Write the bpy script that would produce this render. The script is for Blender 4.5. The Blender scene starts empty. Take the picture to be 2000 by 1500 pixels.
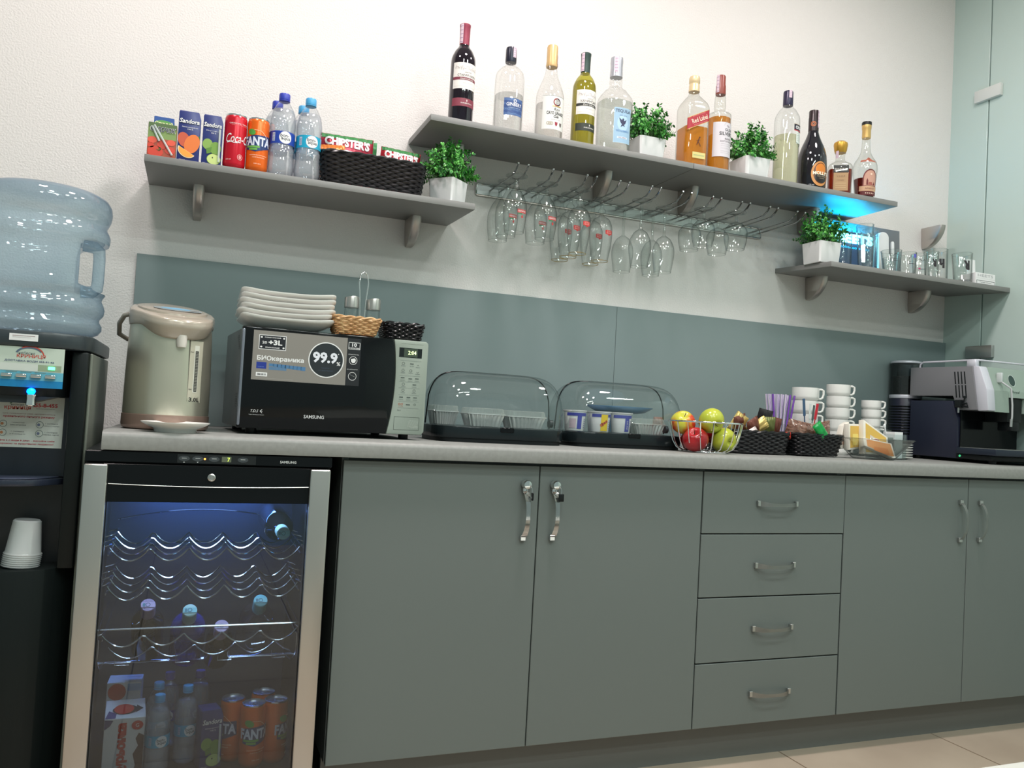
import bpy, bmesh, math, random
from mathutils import Vector, Matrix
PI = math.pi; R = math.radians
sc = bpy.context.scene
C = sc.collection

# ---------------------------------------------------------------- camera, world, lights, exposure
cam_d = bpy.data.cameras.new('camera'); cam = bpy.data.objects.new('camera', cam_d); C.objects.link(cam)
cam_d.sensor_fit = 'HORIZONTAL'; cam_d.sensor_width = 36.0
cam_d.lens = 1623.6 / 2000 * 36.0
cam_d.clip_start = 0.05
_rot = (Matrix.Rotation(-0.371495, 3, 'Z') @ Matrix.Rotation(0.036074, 3, 'X') @ Matrix.Rotation(-0.055178, 3, 'Y')
        @ Matrix(((1, 0, 0), (0, 0, -1), (0, 1, 0))))
cam.matrix_world = Matrix.Translation((0.4553, -2.5594, 0.9630)) @ _rot.to_4x4()
sc.camera = cam
sc.view_settings.view_transform = 'Standard'; sc.view_settings.look = 'None'
sc.view_settings.gamma = 1.0; sc.view_settings.use_curve_mapping = False
sc.view_settings.exposure = 0.08
sc.cycles.transparent_max_bounces = 40
sc.cycles.max_bounces = 8; sc.cycles.glossy_bounces = 4
sc.cycles.caustics_reflective = False; sc.cycles.caustics_refractive = False

world = bpy.data.worlds.new('world'); sc.world = world; world.use_nodes = True
_bg = world.node_tree.nodes['Background']
_bg.inputs[0].default_value = (0.62, 0.80, 0.76, 1); _bg.inputs[1].default_value = 0.40

def area(name, loc, size, power, col, rot=(0, 0, 0), shape='DISK', size_y=None, spread=None):
    l = bpy.data.lights.new(name, 'AREA'); l.shape = shape; l.size = size
    if size_y: l.size_y = size_y
    l.energy = power; l.color = col
    if spread: l.spread = spread
    o = bpy.data.objects.new(name, l); C.objects.link(o); o.location = loc; o.rotation_euler = rot
    return o
WARM = (1.0, 0.885, 0.875)
for i, (x, y, p) in enumerate([(0.1, -0.95, 15), (1.3, -0.95, 23), (2.5, -0.95, 13), 
                               (0.7, -2.1, 13), (1.9, -2.1, 13), (3.0, -2.1, 8), (0.2, -3.6, 16), (1.8, -3.6, 16)]):
    area('ceiling_downlight', (x, y, 2.96), 0.30, p, WARM if y > -1 else (0.93, 1.0, 0.965))
area('ceiling_tube_light', (1.2, -2.9, 2.95), 1.2, 22, (0.84, 1.0, 0.95), shape='RECTANGLE', size_y=0.08)

# ---------------------------------------------------------------- materials
_mats = {}
def lin(c):
    return tuple((v / 12.92 if v <= 0.04045 else ((v + 0.055) / 1.055) ** 2.4) for v in c)
def rgb(r, g, b): return lin((r / 255, g / 255, b / 255))
def M(name, col, rough=0.5, metal=0.0, coat=0.0, emit=0.0, spec=0.5):
    if name in _mats: return _mats[name]
    m = bpy.data.materials.new(name); m.use_nodes = True; b = m.node_tree.nodes['Principled BSDF']
    b.inputs['Base Color'].default_value = (*col, 1); b.inputs['Roughness'].default_value = rough
    b.inputs['Metallic'].default_value = metal; b.inputs['Coat Weight'].default_value = coat
    b.inputs['Specular IOR Level'].default_value = spec
    if emit:
        b.inputs['Emission Color'].default_value = (*col, 1); b.inputs['Emission Strength'].default_value = emit
    _mats[name] = m; return m
def K(r, g, b, rough=0.5, metal=0.0, emit=0.0):
    """a plain colour given as the sRGB the thing has"""
    return M('colour_%d_%d_%d_%d_%d_%d' % (r, g, b, rough * 100, metal * 100, emit * 100), rgb(r, g, b), rough, metal, 0, emit)
def bumpy(m, scale, strength, dist=0.002, detail=3.0, stretch=None):
    nt = m.node_tree; b = nt.nodes['Principled BSDF']
    tc = nt.nodes.new('ShaderNodeTexCoord'); n = nt.nodes.new('ShaderNodeTexNoise'); bp = nt.nodes.new('ShaderNodeBump')
    n.inputs['Scale'].default_value = scale; n.inputs['Detail'].default_value = detail
    if stretch:
        mp = nt.nodes.new('ShaderNodeMapping'); mp.inputs['Scale'].default_value = stretch
        nt.links.new(tc.outputs['Object'], mp.inputs[0]); nt.links.new(mp.outputs[0], n.inputs['Vector'])
    else: nt.links.new(tc.outputs['Object'], n.inputs['Vector'])
    bp.inputs['Strength'].default_value = strength; bp.inputs['Distance'].default_value = dist
    nt.links.new(n.outputs['Fac'], bp.inputs['Height']); nt.links.new(bp.outputs[0], b.inputs['Normal'])
    return m
def noisy(m, c1, c2, scale, stretch=(1, 1, 1), lo=0.35, hi=0.65):
    nt = m.node_tree; b = nt.nodes['Principled BSDF']
    tc = nt.nodes.new('ShaderNodeTexCoord'); n = nt.nodes.new('ShaderNodeTexNoise'); r = nt.nodes.new('ShaderNodeValToRGB')
    mp = nt.nodes.new('ShaderNodeMapping'); mp.inputs['Scale'].default_value = stretch
    n.inputs['Scale'].default_value = scale; n.inputs['Detail'].default_value = 4
    r.color_ramp.elements[0].position = lo; r.color_ramp.elements[1].position = hi
    r.color_ramp.elements[0].color = (*c1, 1); r.color_ramp.elements[1].color = (*c2, 1)
    nt.links.new(tc.outputs['Object'], mp.inputs[0]); nt.links.new(mp.outputs[0], n.inputs['Vector'])
    nt.links.new(n.outputs['Fac'], r.inputs[0]); nt.links.new(r.outputs[0], b.inputs['Base Color'])
    return m
def glass(name, tint, edge, power=3.0, gloss=1.0, haze=0.0, hazecol=(1, 1, 1), ior=1.45, rough=0.0):
    """thin-walled glass or plastic: tinted see-through, darker where seen edge-on, with a clear reflection"""
    if name in _mats: return _mats[name]
    m = bpy.data.materials.new(name); m.use_nodes = True; nt = m.node_tree; nt.nodes.clear()
    out = nt.nodes.new('ShaderNodeOutputMaterial'); tr = nt.nodes.new('ShaderNodeBsdfTransparent')
    gl = nt.nodes.new('ShaderNodeBsdfGlossy'); gl.inputs['Roughness'].default_value = rough
    gl.inputs['Color'].default_value = (gloss, gloss, gloss, 1)
    lw = nt.nodes.new('ShaderNodeLayerWeight'); lw.inputs['Blend'].default_value = 0.5
    pw = nt.nodes.new('ShaderNodeMath'); pw.operation = 'POWER'; pw.inputs[1].default_value = power
    mx = nt.nodes.new('ShaderNodeMix'); mx.data_type = 'RGBA'
    mx.inputs[6].default_value = (*tint, 1); mx.inputs[7].default_value = (*edge, 1)
    nt.links.new(lw.outputs['Facing'], pw.inputs[0]); nt.links.new(pw.outputs[0], mx.inputs[0])
    nt.links.new(mx.outputs[2], tr.inputs[0])
    body = tr
    if haze:
        df = nt.nodes.new('ShaderNodeBsdfDiffuse'); df.inputs[0].default_value = (*hazecol, 1)
        mh = nt.nodes.new('ShaderNodeMixShader'); mh.inputs[0].default_value = haze
        nt.links.new(tr.outputs[0], mh.inputs[1]); nt.links.new(df.outputs[0], mh.inputs[2]); body = mh
    p5 = nt.nodes.new('ShaderNodeMath'); p5.operation = 'POWER'; p5.inputs[1].default_value = 5.0
    ma = nt.nodes.new('ShaderNodeMath'); ma.operation = 'MULTIPLY_ADD'; ma.inputs[1].default_value = 0.6; ma.inputs[2].default_value = 0.065
    nt.links.new(lw.outputs['Facing'], p5.inputs[0]); nt.links.new(p5.outputs[0], ma.inputs[0])
    ms = nt.nodes.new('ShaderNodeMixShader')
    nt.links.new(ma.outputs[0], ms.inputs[0]); nt.links.new(body.outputs[0], ms.inputs[1]); nt.links.new(gl.outputs[0], ms.inputs[2])
    nt.links.new(ms.outputs[0], out.inputs[0]); _mats[name] = m; return m

CHROME = M('chrome', (0.82, 0.82, 0.82), 0.08, 1.0)
SATIN = M('satin_metal', (0.55, 0.55, 0.54), 0.32, 1.0)
STEEL = bumpy(M('brushed_steel', (0.60, 0.57, 0.54), 0.30, 1.0), 60, 0.06, 0.001, stretch=(1, 1, 30))
BRACKET = M('bracket_metal', (0.50, 0.46, 0.43), 0.38, 0.9)
LAM = bumpy(M('grey_laminate', rgb(106, 113, 111), 0.45, 0.0), 400, 0.05, 0.0004)
LAMSP = bumpy(M('grey_splash_laminate', rgb(124, 138, 138), 0.36), 400, 0.04, 0.0004)
SHELF = bumpy(M('grey_shelf_laminate', rgb(128, 128, 126), 0.45), 400, 0.05, 0.0004)
TOPM = bumpy(noisy(M('worktop_laminate', rgb(138, 138, 135), 0.42), rgb(134, 134, 131), rgb(142, 142, 139), 90), 300, 0.04, 0.0005)
WHITE = M('white_ceramic', rgb(236, 234, 230), 0.18, coat=0.3)
PLASTW = M('white_plastic', rgb(232, 232, 232), 0.35)
BLACKG = M('black_gloss', (0.005, 0.006, 0.007), 0.12, spec=0.22)
BLACKP = M('black_plastic', (0.008, 0.010, 0.011), 0.38, spec=0.25)
DARKP = M('dark_grey_plastic', (0.03, 0.037, 0.042), 0.35, spec=0.3)
CLEAR = glass('clear_glass', (0.945, 0.958, 0.952), (0.24, 0.27, 0.27), 3.2)
CLEARB = glass('clear_bottle_glass', (0.95, 0.955, 0.95), (0.48, 0.50, 0.49), 4.5)
PET = glass('clear_plastic_bottle', (0.94, 0.955, 0.97), (0.42, 0.46, 0.52), 3.5)
DOME = glass('dome_plastic', (0.93, 0.95, 0.95), (0.50, 0.55, 0.55), 3.0)

# ---------------------------------------------------------------- mesh helpers
class B:
    def __init__(s): s.bm = bmesh.new(); s.mats = []
    def mi(s, m):
        if m not in s.mats: s.mats.append(m)
        return s.mats.index(m)
    def faces(s, verts, faces, m, mat=None):
        vs = [s.bm.verts.new(mat @ Vector(v) if mat else v) for v in verts]; k = s.mi(m); out = []
        for f in faces:
            try: nf = s.bm.faces.new([vs[i] for i in f]); nf.material_index = k; out.append(nf)
            except ValueError: pass
        return vs, out
    def box(s, x0, x1, y0, y1, z0, z1, m, bev=0.0, seg=2, mat=None):
        t = bmesh.new(); bmesh.ops.create_cube(t, size=1)
        for v in t.verts: v.co = Vector(((x0 + x1) / 2 + v.co.x * (x1 - x0), (y0 + y1) / 2 + v.co.y * (y1 - y0), (z0 + z1) / 2 + v.co.z * (z1 - z0)))
        if bev: bmesh.ops.bevel(t, geom=t.edges[:] , offset=bev, segments=seg, profile=0.5, affect='EDGES')
        return s.take(t, m, mat)
    def take(s, t, m, mat=None):
        t.verts.ensure_lookup_table(); t.verts.index_update()
        r = s.faces([v.co.copy() for v in t.verts], [[v.index for v in f.verts] for f in t.faces], m, mat); t.free(); return r
    def lathe(s, prof, m, seg=32, cx=0, cy=0, sx=1.0, sy=1.0, mat=None, close=True, sq=None, shape=None):
        """prof: rows (radius, z); sq: per-row squareness 0..1"""
        vs = []; fs = []
        for k, (r, z) in enumerate(prof):
            q = sq[k] if sq else 0
            for i in range(seg):
                a = 2 * PI * (i + 0.5) / seg; ca, sa = math.cos(a), math.sin(a)
                if q:
                    e = 2.0 + 5.0 * q; f = (abs(ca) ** e + abs(sa) ** e) ** (-1 / e); f = 1 + (f - 1) * min(1, q * 1.2)
                else: f = 1
                p = [cx + r * f * ca * (sx if not q else 1 + (sx - 1) * q), cy + r * f * sa * (sy if not q else 1 + (sy - 1) * q), z]
                if shape: p = shape(p)
                vs.append(p)
        n = len(prof)
        for k in range(n - 1):
            for i in range(seg):
                j = (i + 1) % seg
                fs.append((k * seg + i, k * seg + j, (k + 1) * seg + j, (k + 1) * seg + i))
        if close:
            if prof[0][0] > 1e-4: fs.append(tuple(reversed(range(seg))))
            if prof[-1][0] > 1e-4: fs.append(tuple((n - 1) * seg + i for i in range(seg)))
        return s.faces(vs, fs, m, mat)
    def tube(s, pts, r, m, seg=6, cyc=False, mat=None):
        pts = [Vector(p) for p in pts]; n = len(pts); vs = []; fs = []; up = None
        for i, p in enumerate(pts):
            if cyc: d = pts[(i + 1) % n] - pts[i - 1]
            else: d = pts[min(i + 1, n - 1)] - pts[max(i - 1, 0)]
            d.normalize()
            if up is None: up = Vector((0, 0, 1)) if abs(d.z) < 0.9 else Vector((1, 0, 0))
            a = d.cross(up)
            if a.length < 1e-4: a = d.cross(Vector((1, 0, 0.1)))
            a.normalize(); b = a.cross(d); up = b
            rr = r[i] if isinstance(r, (list, tuple)) else r
            for k in range(seg):
                t = 2 * PI * k / seg; vs.append(p + a * (rr * math.cos(t)) + b * (rr * math.sin(t)))
        for i in range(n if cyc else n - 1):
            for k in range(seg):
                l = (k + 1) % seg; j = (i + 1) % n
                fs.append((i * seg + k, i * seg + l, j * seg + l, j * seg + k))
        if not cyc: fs += [tuple(reversed(range(seg))), tuple((n - 1) * seg + k for k in range(seg))]
        return s.faces(vs, fs, m, mat)
    def prism(s, pts, a0, a1, m, axis='x', mat=None, bev=0):
        """2-D outline extruded along an axis (x: pts are (y,z); y: (x,z); z: (x,y))"""
        def P(p, a): return {'x': (a, p[0], p[1]), 'y': (p[0], a, p[1]), 'z': (p[0], p[1], a)}[axis]
        n = len(pts); t = bmesh.new(); v0 = [t.verts.new(P(p, a0)) for p in pts]; v1 = [t.verts.new(P(p, a1)) for p in pts]
        t.faces.new(v0); t.faces.new(list(reversed(v1)))
        for i in range(n): t.faces.new((v0[i], v1[i], v1[(i + 1) % n], v0[(i + 1) % n]))
        bmesh.ops.recalc_face_normals(t, faces=t.faces[:])
        if bev: bmesh.ops.bevel(t, geom=t.edges[:], offset=bev, segments=2, profile=0.5, affect='EDGES', clamp_overlap=True)
        return s.take(t, m, mat)
    def grid(s, f, nu, nv, m, mat=None):
        vs = [f(i / nu, j / nv) for j in range(nv + 1) for i in range(nu + 1)]
        fs = [(j * (nu + 1) + i, j * (nu + 1) + i + 1, (j + 1) * (nu + 1) + i + 1, (j + 1) * (nu + 1) + i) for j in range(nv) for i in range(nu)]
        return s.faces(vs, fs, m, mat)
    def ball(s, c, r, m, sub=2, mat=None):
        t = bmesh.new(); bmesh.ops.create_icosphere(t, subdivisions=sub, radius=1)
        rr = r if isinstance(r, (tuple, list)) else (r, r, r)
        for v in t.verts: v.co = Vector((c[0] + v.co.x * rr[0], c[1] + v.co.y * rr[1], c[2] + v.co.z * rr[2]))
        return s.take(t, m, mat)
    def done(s, name, parent=None, smooth=35, recalc=True):
        if recalc: bmesh.ops.recalc_face_normals(s.bm, faces=s.bm.faces[:])
        me = bpy.data.meshes.new(name); s.bm.to_mesh(me); s.bm.free()
        for m in s.mats: me.materials.append(m)
        if smooth:
            me.shade_smooth(); me.set_sharp_from_angle(angle=R(smooth))
        o = bpy.data.objects.new(name, me); C.objects.link(o)
        if parent: o.parent = parent
        return o

def tag(o, label, cat, group=None):
    o['label'] = label; o['category'] = cat
    if group: o['group'] = group
    return o
def thing(name, label, cat, loc=(0, 0, 0), rz=0.0, group=None, rx=0.0, ry=0.0):
    o = bpy.data.objects.new(name, None); C.objects.link(o); o.empty_display_size = 0.02
    o.location = loc; o.rotation_euler = (rx, ry, rz)
    return tag(o, label, cat, group)
def struct(o): o['kind'] = 'structure'; return o
def dup(root, loc, rz=0.0, label=None, rx=None, ry=None, scale=None):
    r = root.copy(); C.objects.link(r); r.location = loc
    r.rotation_euler = (root.rotation_euler.x if rx is None else rx, root.rotation_euler.y if ry is None else ry, rz)
    if scale: r.scale = (scale, scale, scale)
    if label: r['label'] = label
    for ch in list(root.children):
        c = ch.copy(); C.objects.link(c); c.parent = r
        for g in list(ch.children):
            d = g.copy(); C.objects.link(d); d.parent = c
    return r

# ---------------------------------------------------------------- printing: flat artwork laid on flat or round surfaces
_tx = {}
def text_mesh(s, shear=0.0, bold=0.0):
    k = (s, shear, bold)
    if k not in _tx:
        cu = bpy.data.curves.new('lettering', 'FONT'); cu.body = s; cu.size = 1; cu.shear = shear; cu.offset = bold; cu.resolution_u = 2
        ob = bpy.data.objects.new('lettering', cu); me = bpy.data.meshes.new_from_object(ob)
        v = [tuple(p.co[:2]) for p in me.vertices]; f = [tuple(p.vertices) for p in me.polygons]
        bpy.data.objects.remove(ob); bpy.data.meshes.remove(me); bpy.data.curves.remove(cu)
        xs = [p[0] for p in v]; ys = [p[1] for p in v]
        _tx[k] = (v, f, min(xs), max(xs), min(ys), max(ys))
    return _tx[k]
class Art:
    def __init__(s): s.it = []
    def poly(s, pts, m, l=1): s.it.append((pts, [tuple(range(len(pts)))], m, l)); return s
    def rect(s, x0, x1, y0, y1, m, l=0): return s.poly([(x0, y0), (x1, y0), (x1, y1), (x0, y1)], m, l)
    def ell(s, cx, cy, rx, ry, m, l=1, n=20, a=0.0, a0=0.0, a1=2 * PI):
        p = []
        for i in range(n + (0 if a1 - a0 > 6.28 else 1)):
            t = a0 + (a1 - a0) * i / n; x, y = rx * math.cos(t), ry * math.sin(t)
            p.append((cx + x * math.cos(a) - y * math.sin(a), cy + x * math.sin(a) + y * math.cos(a)))
        return s.poly(p, m, l)
    def ring(s, cx, cy, r, w, m, l=1, n=28, a0=0.0, a1=2 * PI, ry=None):
        ry = ry or r; k = n + 1; v = []
        for i in range(k):
            t = a0 + (a1 - a0) * i / n
            v += [(cx + r * math.cos(t), cy + ry * math.sin(t)), (cx + (r - w) * math.cos(t), cy + (ry - w) * math.sin(t))]
        s.it.append((v, [(2 * i, 2 * i + 2, 2 * i + 3, 2 * i + 1) for i in range(n)], m, l)); return s
    def line(s, pts, w, m, l=1):
        v = []
        for i, p in enumerate(pts):
            a = pts[max(i - 1, 0)]; b = pts[min(i + 1, len(pts) - 1)]; dx, dy = b[0] - a[0], b[1] - a[1]; d = math.hypot(dx, dy) or 1
            v += [(p[0] - dy / d * w / 2, p[1] + dx / d * w / 2), (p[0] + dy / d * w / 2, p[1] - dx / d * w / 2)]
        s.it.append((v, [(2 * i, 2 * i + 2, 2 * i + 3, 2 * i + 1) for i in range(len(pts) - 1)], m, l)); return s
    def frame(s, x0, x1, y0, y1, w, m, l=1):
        for a in ((x0, x1, y0, y0 + w), (x0, x1, y1 - w, y1), (x0, x0 + w, y0, y1), (x1 - w, x1, y0, y1)): s.rect(*a, m, l)
        return s
    def text(s, t, cx, cy, w, m, l=2, h=None, shear=0.0, bold=0.0, rot=0.0, flip=False):
        v, f, x0, x1, y0, y1 = text_mesh(t, shear, bold); k = w / (x1 - x0); ky = k if h is None else h / (y1 - y0)
        o = []
        for x, y in v:
            a, b = (x - (x0 + x1) / 2) * k, (y - (y0 + y1) / 2) * ky
            if flip: a, b = -a, -b
            o.append((cx + a * math.cos(rot) - b * math.sin(rot), cy + a * math.sin(rot) + b * math.cos(rot)))
        s.it.append((o, f, m, l)); return s
    def put(s, b, fmap, step=None, eps=0.00025):
        for pts, fs, m, l in s.it:
            t = bmesh.new(); vs = [t.verts.new((p[0], p[1], 0)) for p in pts]
            for f in fs:
                try: t.faces.new([vs[i] for i in f])
                except ValueError: pass
            if step:
                u0 = min(p[0] for p in pts); u1 = max(p[0] for p in pts); k = math.floor(u0 / step) + 1
                while k * step < u1 and k < 400:
                    bmesh.ops.bisect_plane(t, geom=t.verts[:] + t.edges[:] + t.faces[:], dist=1e-7, plane_co=(k * step, 0, 0), plane_no=(1, 0, 0)); k += 1
            for v in t.verts: v.co = Vector(fmap(v.co.x, v.co.y, eps * (l + 1)))
            for f in t.faces: f.smooth = False
            b.take(t, m)
        return b
    def part(s, name, parent, fmap, step=None, eps=0.00025, extra=None):
        b = B(); s.put(b, fmap, step, eps); o = b.done(name, parent, smooth=0, recalc=False)
        if extra: o['label'] = extra
        return o
def cyl(rad, ang=0.0, cz=0.0):
    """wrap round a vertical cylinder, u = 0 facing the room (-y), turned by ang"""
    return lambda u, v, e: ((rad + e) * math.sin(u / rad + ang), -(rad + e) * math.cos(u / rad + ang), cz + v)
def flat(y, x=0.0, z=0.0): return lambda u, v, e: (x + u, y - e, z + v)
def side(x, y=0.0, z=0.0): return lambda u, v, e: (x - e, y - u, z + v)   # on a face looking to -x
def top(z, x=0.0, y=0.0): return lambda u, v, e: (x + u, y + v, z + e)

# ================================================================ ROOM
WALLM = bumpy(M('painted_textured_wall', rgb(224, 220, 217), 0.7), 190, 0.6, 0.003, 3)
GLASSWALL = M('frosted_glass_panel', rgb(184, 202, 196), 0.22, coat=0.2)
b = B(); b.box(-2.2, 3.36, 0, 0.12, 0, 3.0, WALLM); struct(b.done('wall_back'))
for z0, (a0, a1) in enumerate([(-0.172, 0.12), (-4.4, -0.178)]):
    b = B(); b.box(3.36, 3.38, a0, a1, 0, 3.0, GLASSWALL, 0.001, 1); struct(b.done('wall_right'))
b = B(); b.box(3.366, 3.376, -0.179, -0.171, 0, 3.0, K(84, 112, 108, 0.4)); struct(b.done('trim_1'))
def floor_mat():
    m = noisy(M('beige_floor_tiles', rgb(176, 160, 144), 0.28), rgb(172, 155, 138), rgb(186, 170, 152), 3)
    nt = m.node_tree; p = nt.nodes['Principled BSDF']; src = p.inputs['Base Color'].links[0].from_socket
    br = nt.nodes.new('ShaderNodeTexBrick'); br.offset = 0.0; tc = nt.nodes.new('ShaderNodeTexCoord'); mp = nt.nodes.new('ShaderNodeMapping')
    mp.inputs['Location'].default_value = (0.27, 0.42, 0)
    br.inputs['Scale'].default_value = 1.0; br.inputs['Brick Width'].default_value = 0.61; br.inputs['Row Height'].default_value = 0.61
    br.inputs['Mortar Size'].default_value = 0.0025; br.inputs['Mortar'].default_value = (*rgb(120, 100, 82), 1)
    nt.links.new(tc.outputs['Object'], mp.inputs[0]); nt.links.new(mp.outputs[0], br.inputs['Vector'])
    nt.links.new(src, br.inputs['Color1']); nt.links.new(src, br.inputs['Color2']); nt.links.new(br.outputs['Color'], p.inputs['Base Color'])
    return m
b = B(); b.box(-2.2, 3.38, -4.4, 0.12, -0.05, 0.0, floor_mat()); struct(b.done('floor'))
b = B(); b.box(-2.2, 3.38, -4.4, 0.12, 3.0, 3.05, M('ceiling_paint', rgb(225, 225, 222), 0.8)); struct(b.done('ceiling'))

for z, w in ((2.344, 0.056), (1.309, 0.06)):
    b = B(); b.box(3.343, 3.3598, -0.237, -0.121, z - 0.024, z + 0.024, SATIN if z < 2 else K(205, 208, 204, 0.35), 0.0015)
    tag(b.done('glass_clamp'), 'small rectangular clamp high up on the glass wall seam' if z > 2 else 'grey rectangular clamp on the glass wall seam above the coffee machine', 'clamp')

# ================================================================ BASE CABINETS
ZC0, ZC1, YF = 0.1147, 0.834, -0.575
def handle_h(cx, z, par, name='handle'):      # satin bow pull lying level
    b = B()
    def f(u, v):
        a = -1 + 2 * u; w = 0.0045 + 0.004 * abs(a) ** 2
        return (cx + a * 0.071, -0.575 - 0.024 * (1 - a ** 4) - 0.002, z + (v - 0.5) * 2 * w - 0.003 * (1 - a * a))
    b.grid(f, 20, 1, SATIN); bmesh.ops.solidify(b.bm, geom=b.bm.faces[:], thickness=0.004)
    for s in (-1, 1): b.box(cx + s * 0.067 - 0.005, cx + s * 0.067 + 0.005, -0.585, -0.5752, z - 0.008, z + 0.008, SATIN, 0.001, 1)
    return b.done(name, par)
def handle_v(x, z0, z1, par, big=False):
    b = B(); zc, h = (z0 + z1) / 2, (z1 - z0) / 2
    def f(u, v):
        a = -1 + 2 * u; w = (0.0055 if big else 0.0042) + 0.0035 * abs(a) ** 2
        return (x + (v - 0.5) * 2 * w + 0.002 * (1 - a * a), -0.577 - 0.028 * (1 - abs(a) ** 3), zc + a * h)
    b.grid(f, 20, 1, CHROME if big else SATIN); bmesh.ops.solidify(b.bm, geom=b.bm.faces[:], thickness=0.004)
    b.box(x - 0.007, x + 0.007, -0.585, -0.5752, z0 - 0.002, z0 + 0.012, CHROME if big else SATIN, 0.001, 1)
    b.box(x - 0.007, x + 0.007, -0.585, -0.5752, z1 - 0.012, z1 + 0.002, CHROME if big else SATIN, 0.001, 1)
    return b.done('handle', par)
def front(name, x0, x1, z0, z1, par):
    b = B(); b.box(x0, x1, YF, YF + 0.018, z0, z1, LAM, 0.0012, 1); return b.done(name, par)
def carcass(x0, x1, par):
    b = B(); m = K(70, 74, 74, 0.5)
    b.box(x0, x0 + 0.016, -0.555, -0.04, ZC0, 0.838, LAM); b.box(x1 - 0.016, x1, -0.555, -0.04, ZC0, 0.838, LAM)
    b.box(x0 + 0.016, x1 - 0.016, -0.555, -0.04, ZC0, ZC0 + 0.016, m); b.box(x0 + 0.016, x1 - 0.016, -0.045, -0.04, ZC0 + 0.016, 0.838, m)
    b.box(x0 + 0.016, x1 - 0.016, -0.555, -0.45, 0.822, 0.838, m); b.box(x0 + 0.016, x1 - 0.016, -0.555, -0.553, ZC0 + 0.016, 0.822, BLACKP)
    return b.done('carcass', par, smooth=0)
cab = thing('base_cabinet', 'grey two-door base cabinet with keyed chrome handles beside the wine fridge', 'cabinet', (0, 0, 0), group=None)
carcass(0.811, 1.8205, cab)
for x0, x1, hx in ((0.812, 1.3185, 1.279), (1.3215, 1.8195, 1.361)):
    d = front('door', x0, x1, ZC0, ZC1 - 0.002, cab)
    h = handle_v(hx, 0.643, 0.775, d, True)
    b = B(); mt = Matrix.Translation((hx, -0.577, 0.785)) @ Matrix.Rotation(PI / 2, 4, 'X')
    b.lathe([(0.011, 0), (0.0125, 0.004), (0.0125, 0.016), (0.010, 0.021), (0.004, 0.022)], CHROME, 20, mat=mt); b.done('lock', d)
    b = B()
    if hx > 1.3: b.box(hx + 0.002, hx + 0.017, -0.607, -0.602, 0.744, 0.764, BLACKP, 0.002, 2, )
    else: b.box(hx + 0.008, hx + 0.0125, -0.61, -0.600, 0.746, 0.766, BLACKP, 0.0015, 1)
    b.tube([(hx + 0.006, -0.599, 0.785), (hx + 0.010, -0.603, 0.775), (hx + 0.010, -0.604, 0.764)], 0.0012, CHROME)
    b.done('key', d)
cab = thing('drawer_cabinet', 'grey base cabinet of four stacked drawers with satin bow handles', 'cabinet')
carcass(1.822, 2.3305, cab)
zs = [(0.6580, ZC1 - 0.002, 0.745), (0.4785, 0.6545, 0.567), (0.2955, 0.4750, 0.3865), (ZC0, 0.2920, 0.201)]
for k, (z0, z1, hz) in enumerate(zs):
    e = 0.0 if k else 0.003
    d = front('drawer', 1.823 + e * 0.3, 2.3275 + e, z0, z1, cab); handle_h(2.0775, hz, d)
cab = thing('base_cabinet', 'grey two-door base cabinet under the coffee machine by the glass wall', 'cabinet')
carcass(2.332, 3.3555, cab)
for x0, x1, hx in ((2.3325, 2.8415, 2.806), (2.8445, 3.355, 2.893)):
    d = front('door', x0, x1, ZC0, ZC1 - 0.002, cab); handle_v(hx, 0.632, 0.763, d)
b = B(); b.box(0.811, 3.3595, -0.519, -0.503, 0.0, ZC0 - 0.0005, K(104, 106, 104, 0.45)); tag(b.done('plinth'), 'grey plinth board under the row of base cabinets', 'plinth')
b = B(); b.prism([(-0.60, 0.8405), (-0.601, 0.846), (-0.601, 0.868), (-0.598, 0.8755), (-0.592, 0.88), (-0.0, 0.88), (-0.0, 0.84), (-0.596, 0.84)], 0.2935, 3.3595, TOPM, 'x')
tag(b.done('worktop', smooth=50), 'long grey laminate worktop with rounded front edge over the cabinets', 'worktop')
for x0, x1, l in ((0.300, 1.8215, 'left grey splashback panel behind the kettle and microwave'), (1.8225, 3.3595, 'right grey splashback panel behind the cups and coffee machine')):
    b = B(); b.box(x0, x1, -0.014, -0.0003, 0.8802, 1.355, LAMSP, 0.001, 1); tag(b.done('splashback_panel'), l, 'splashback')

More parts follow.
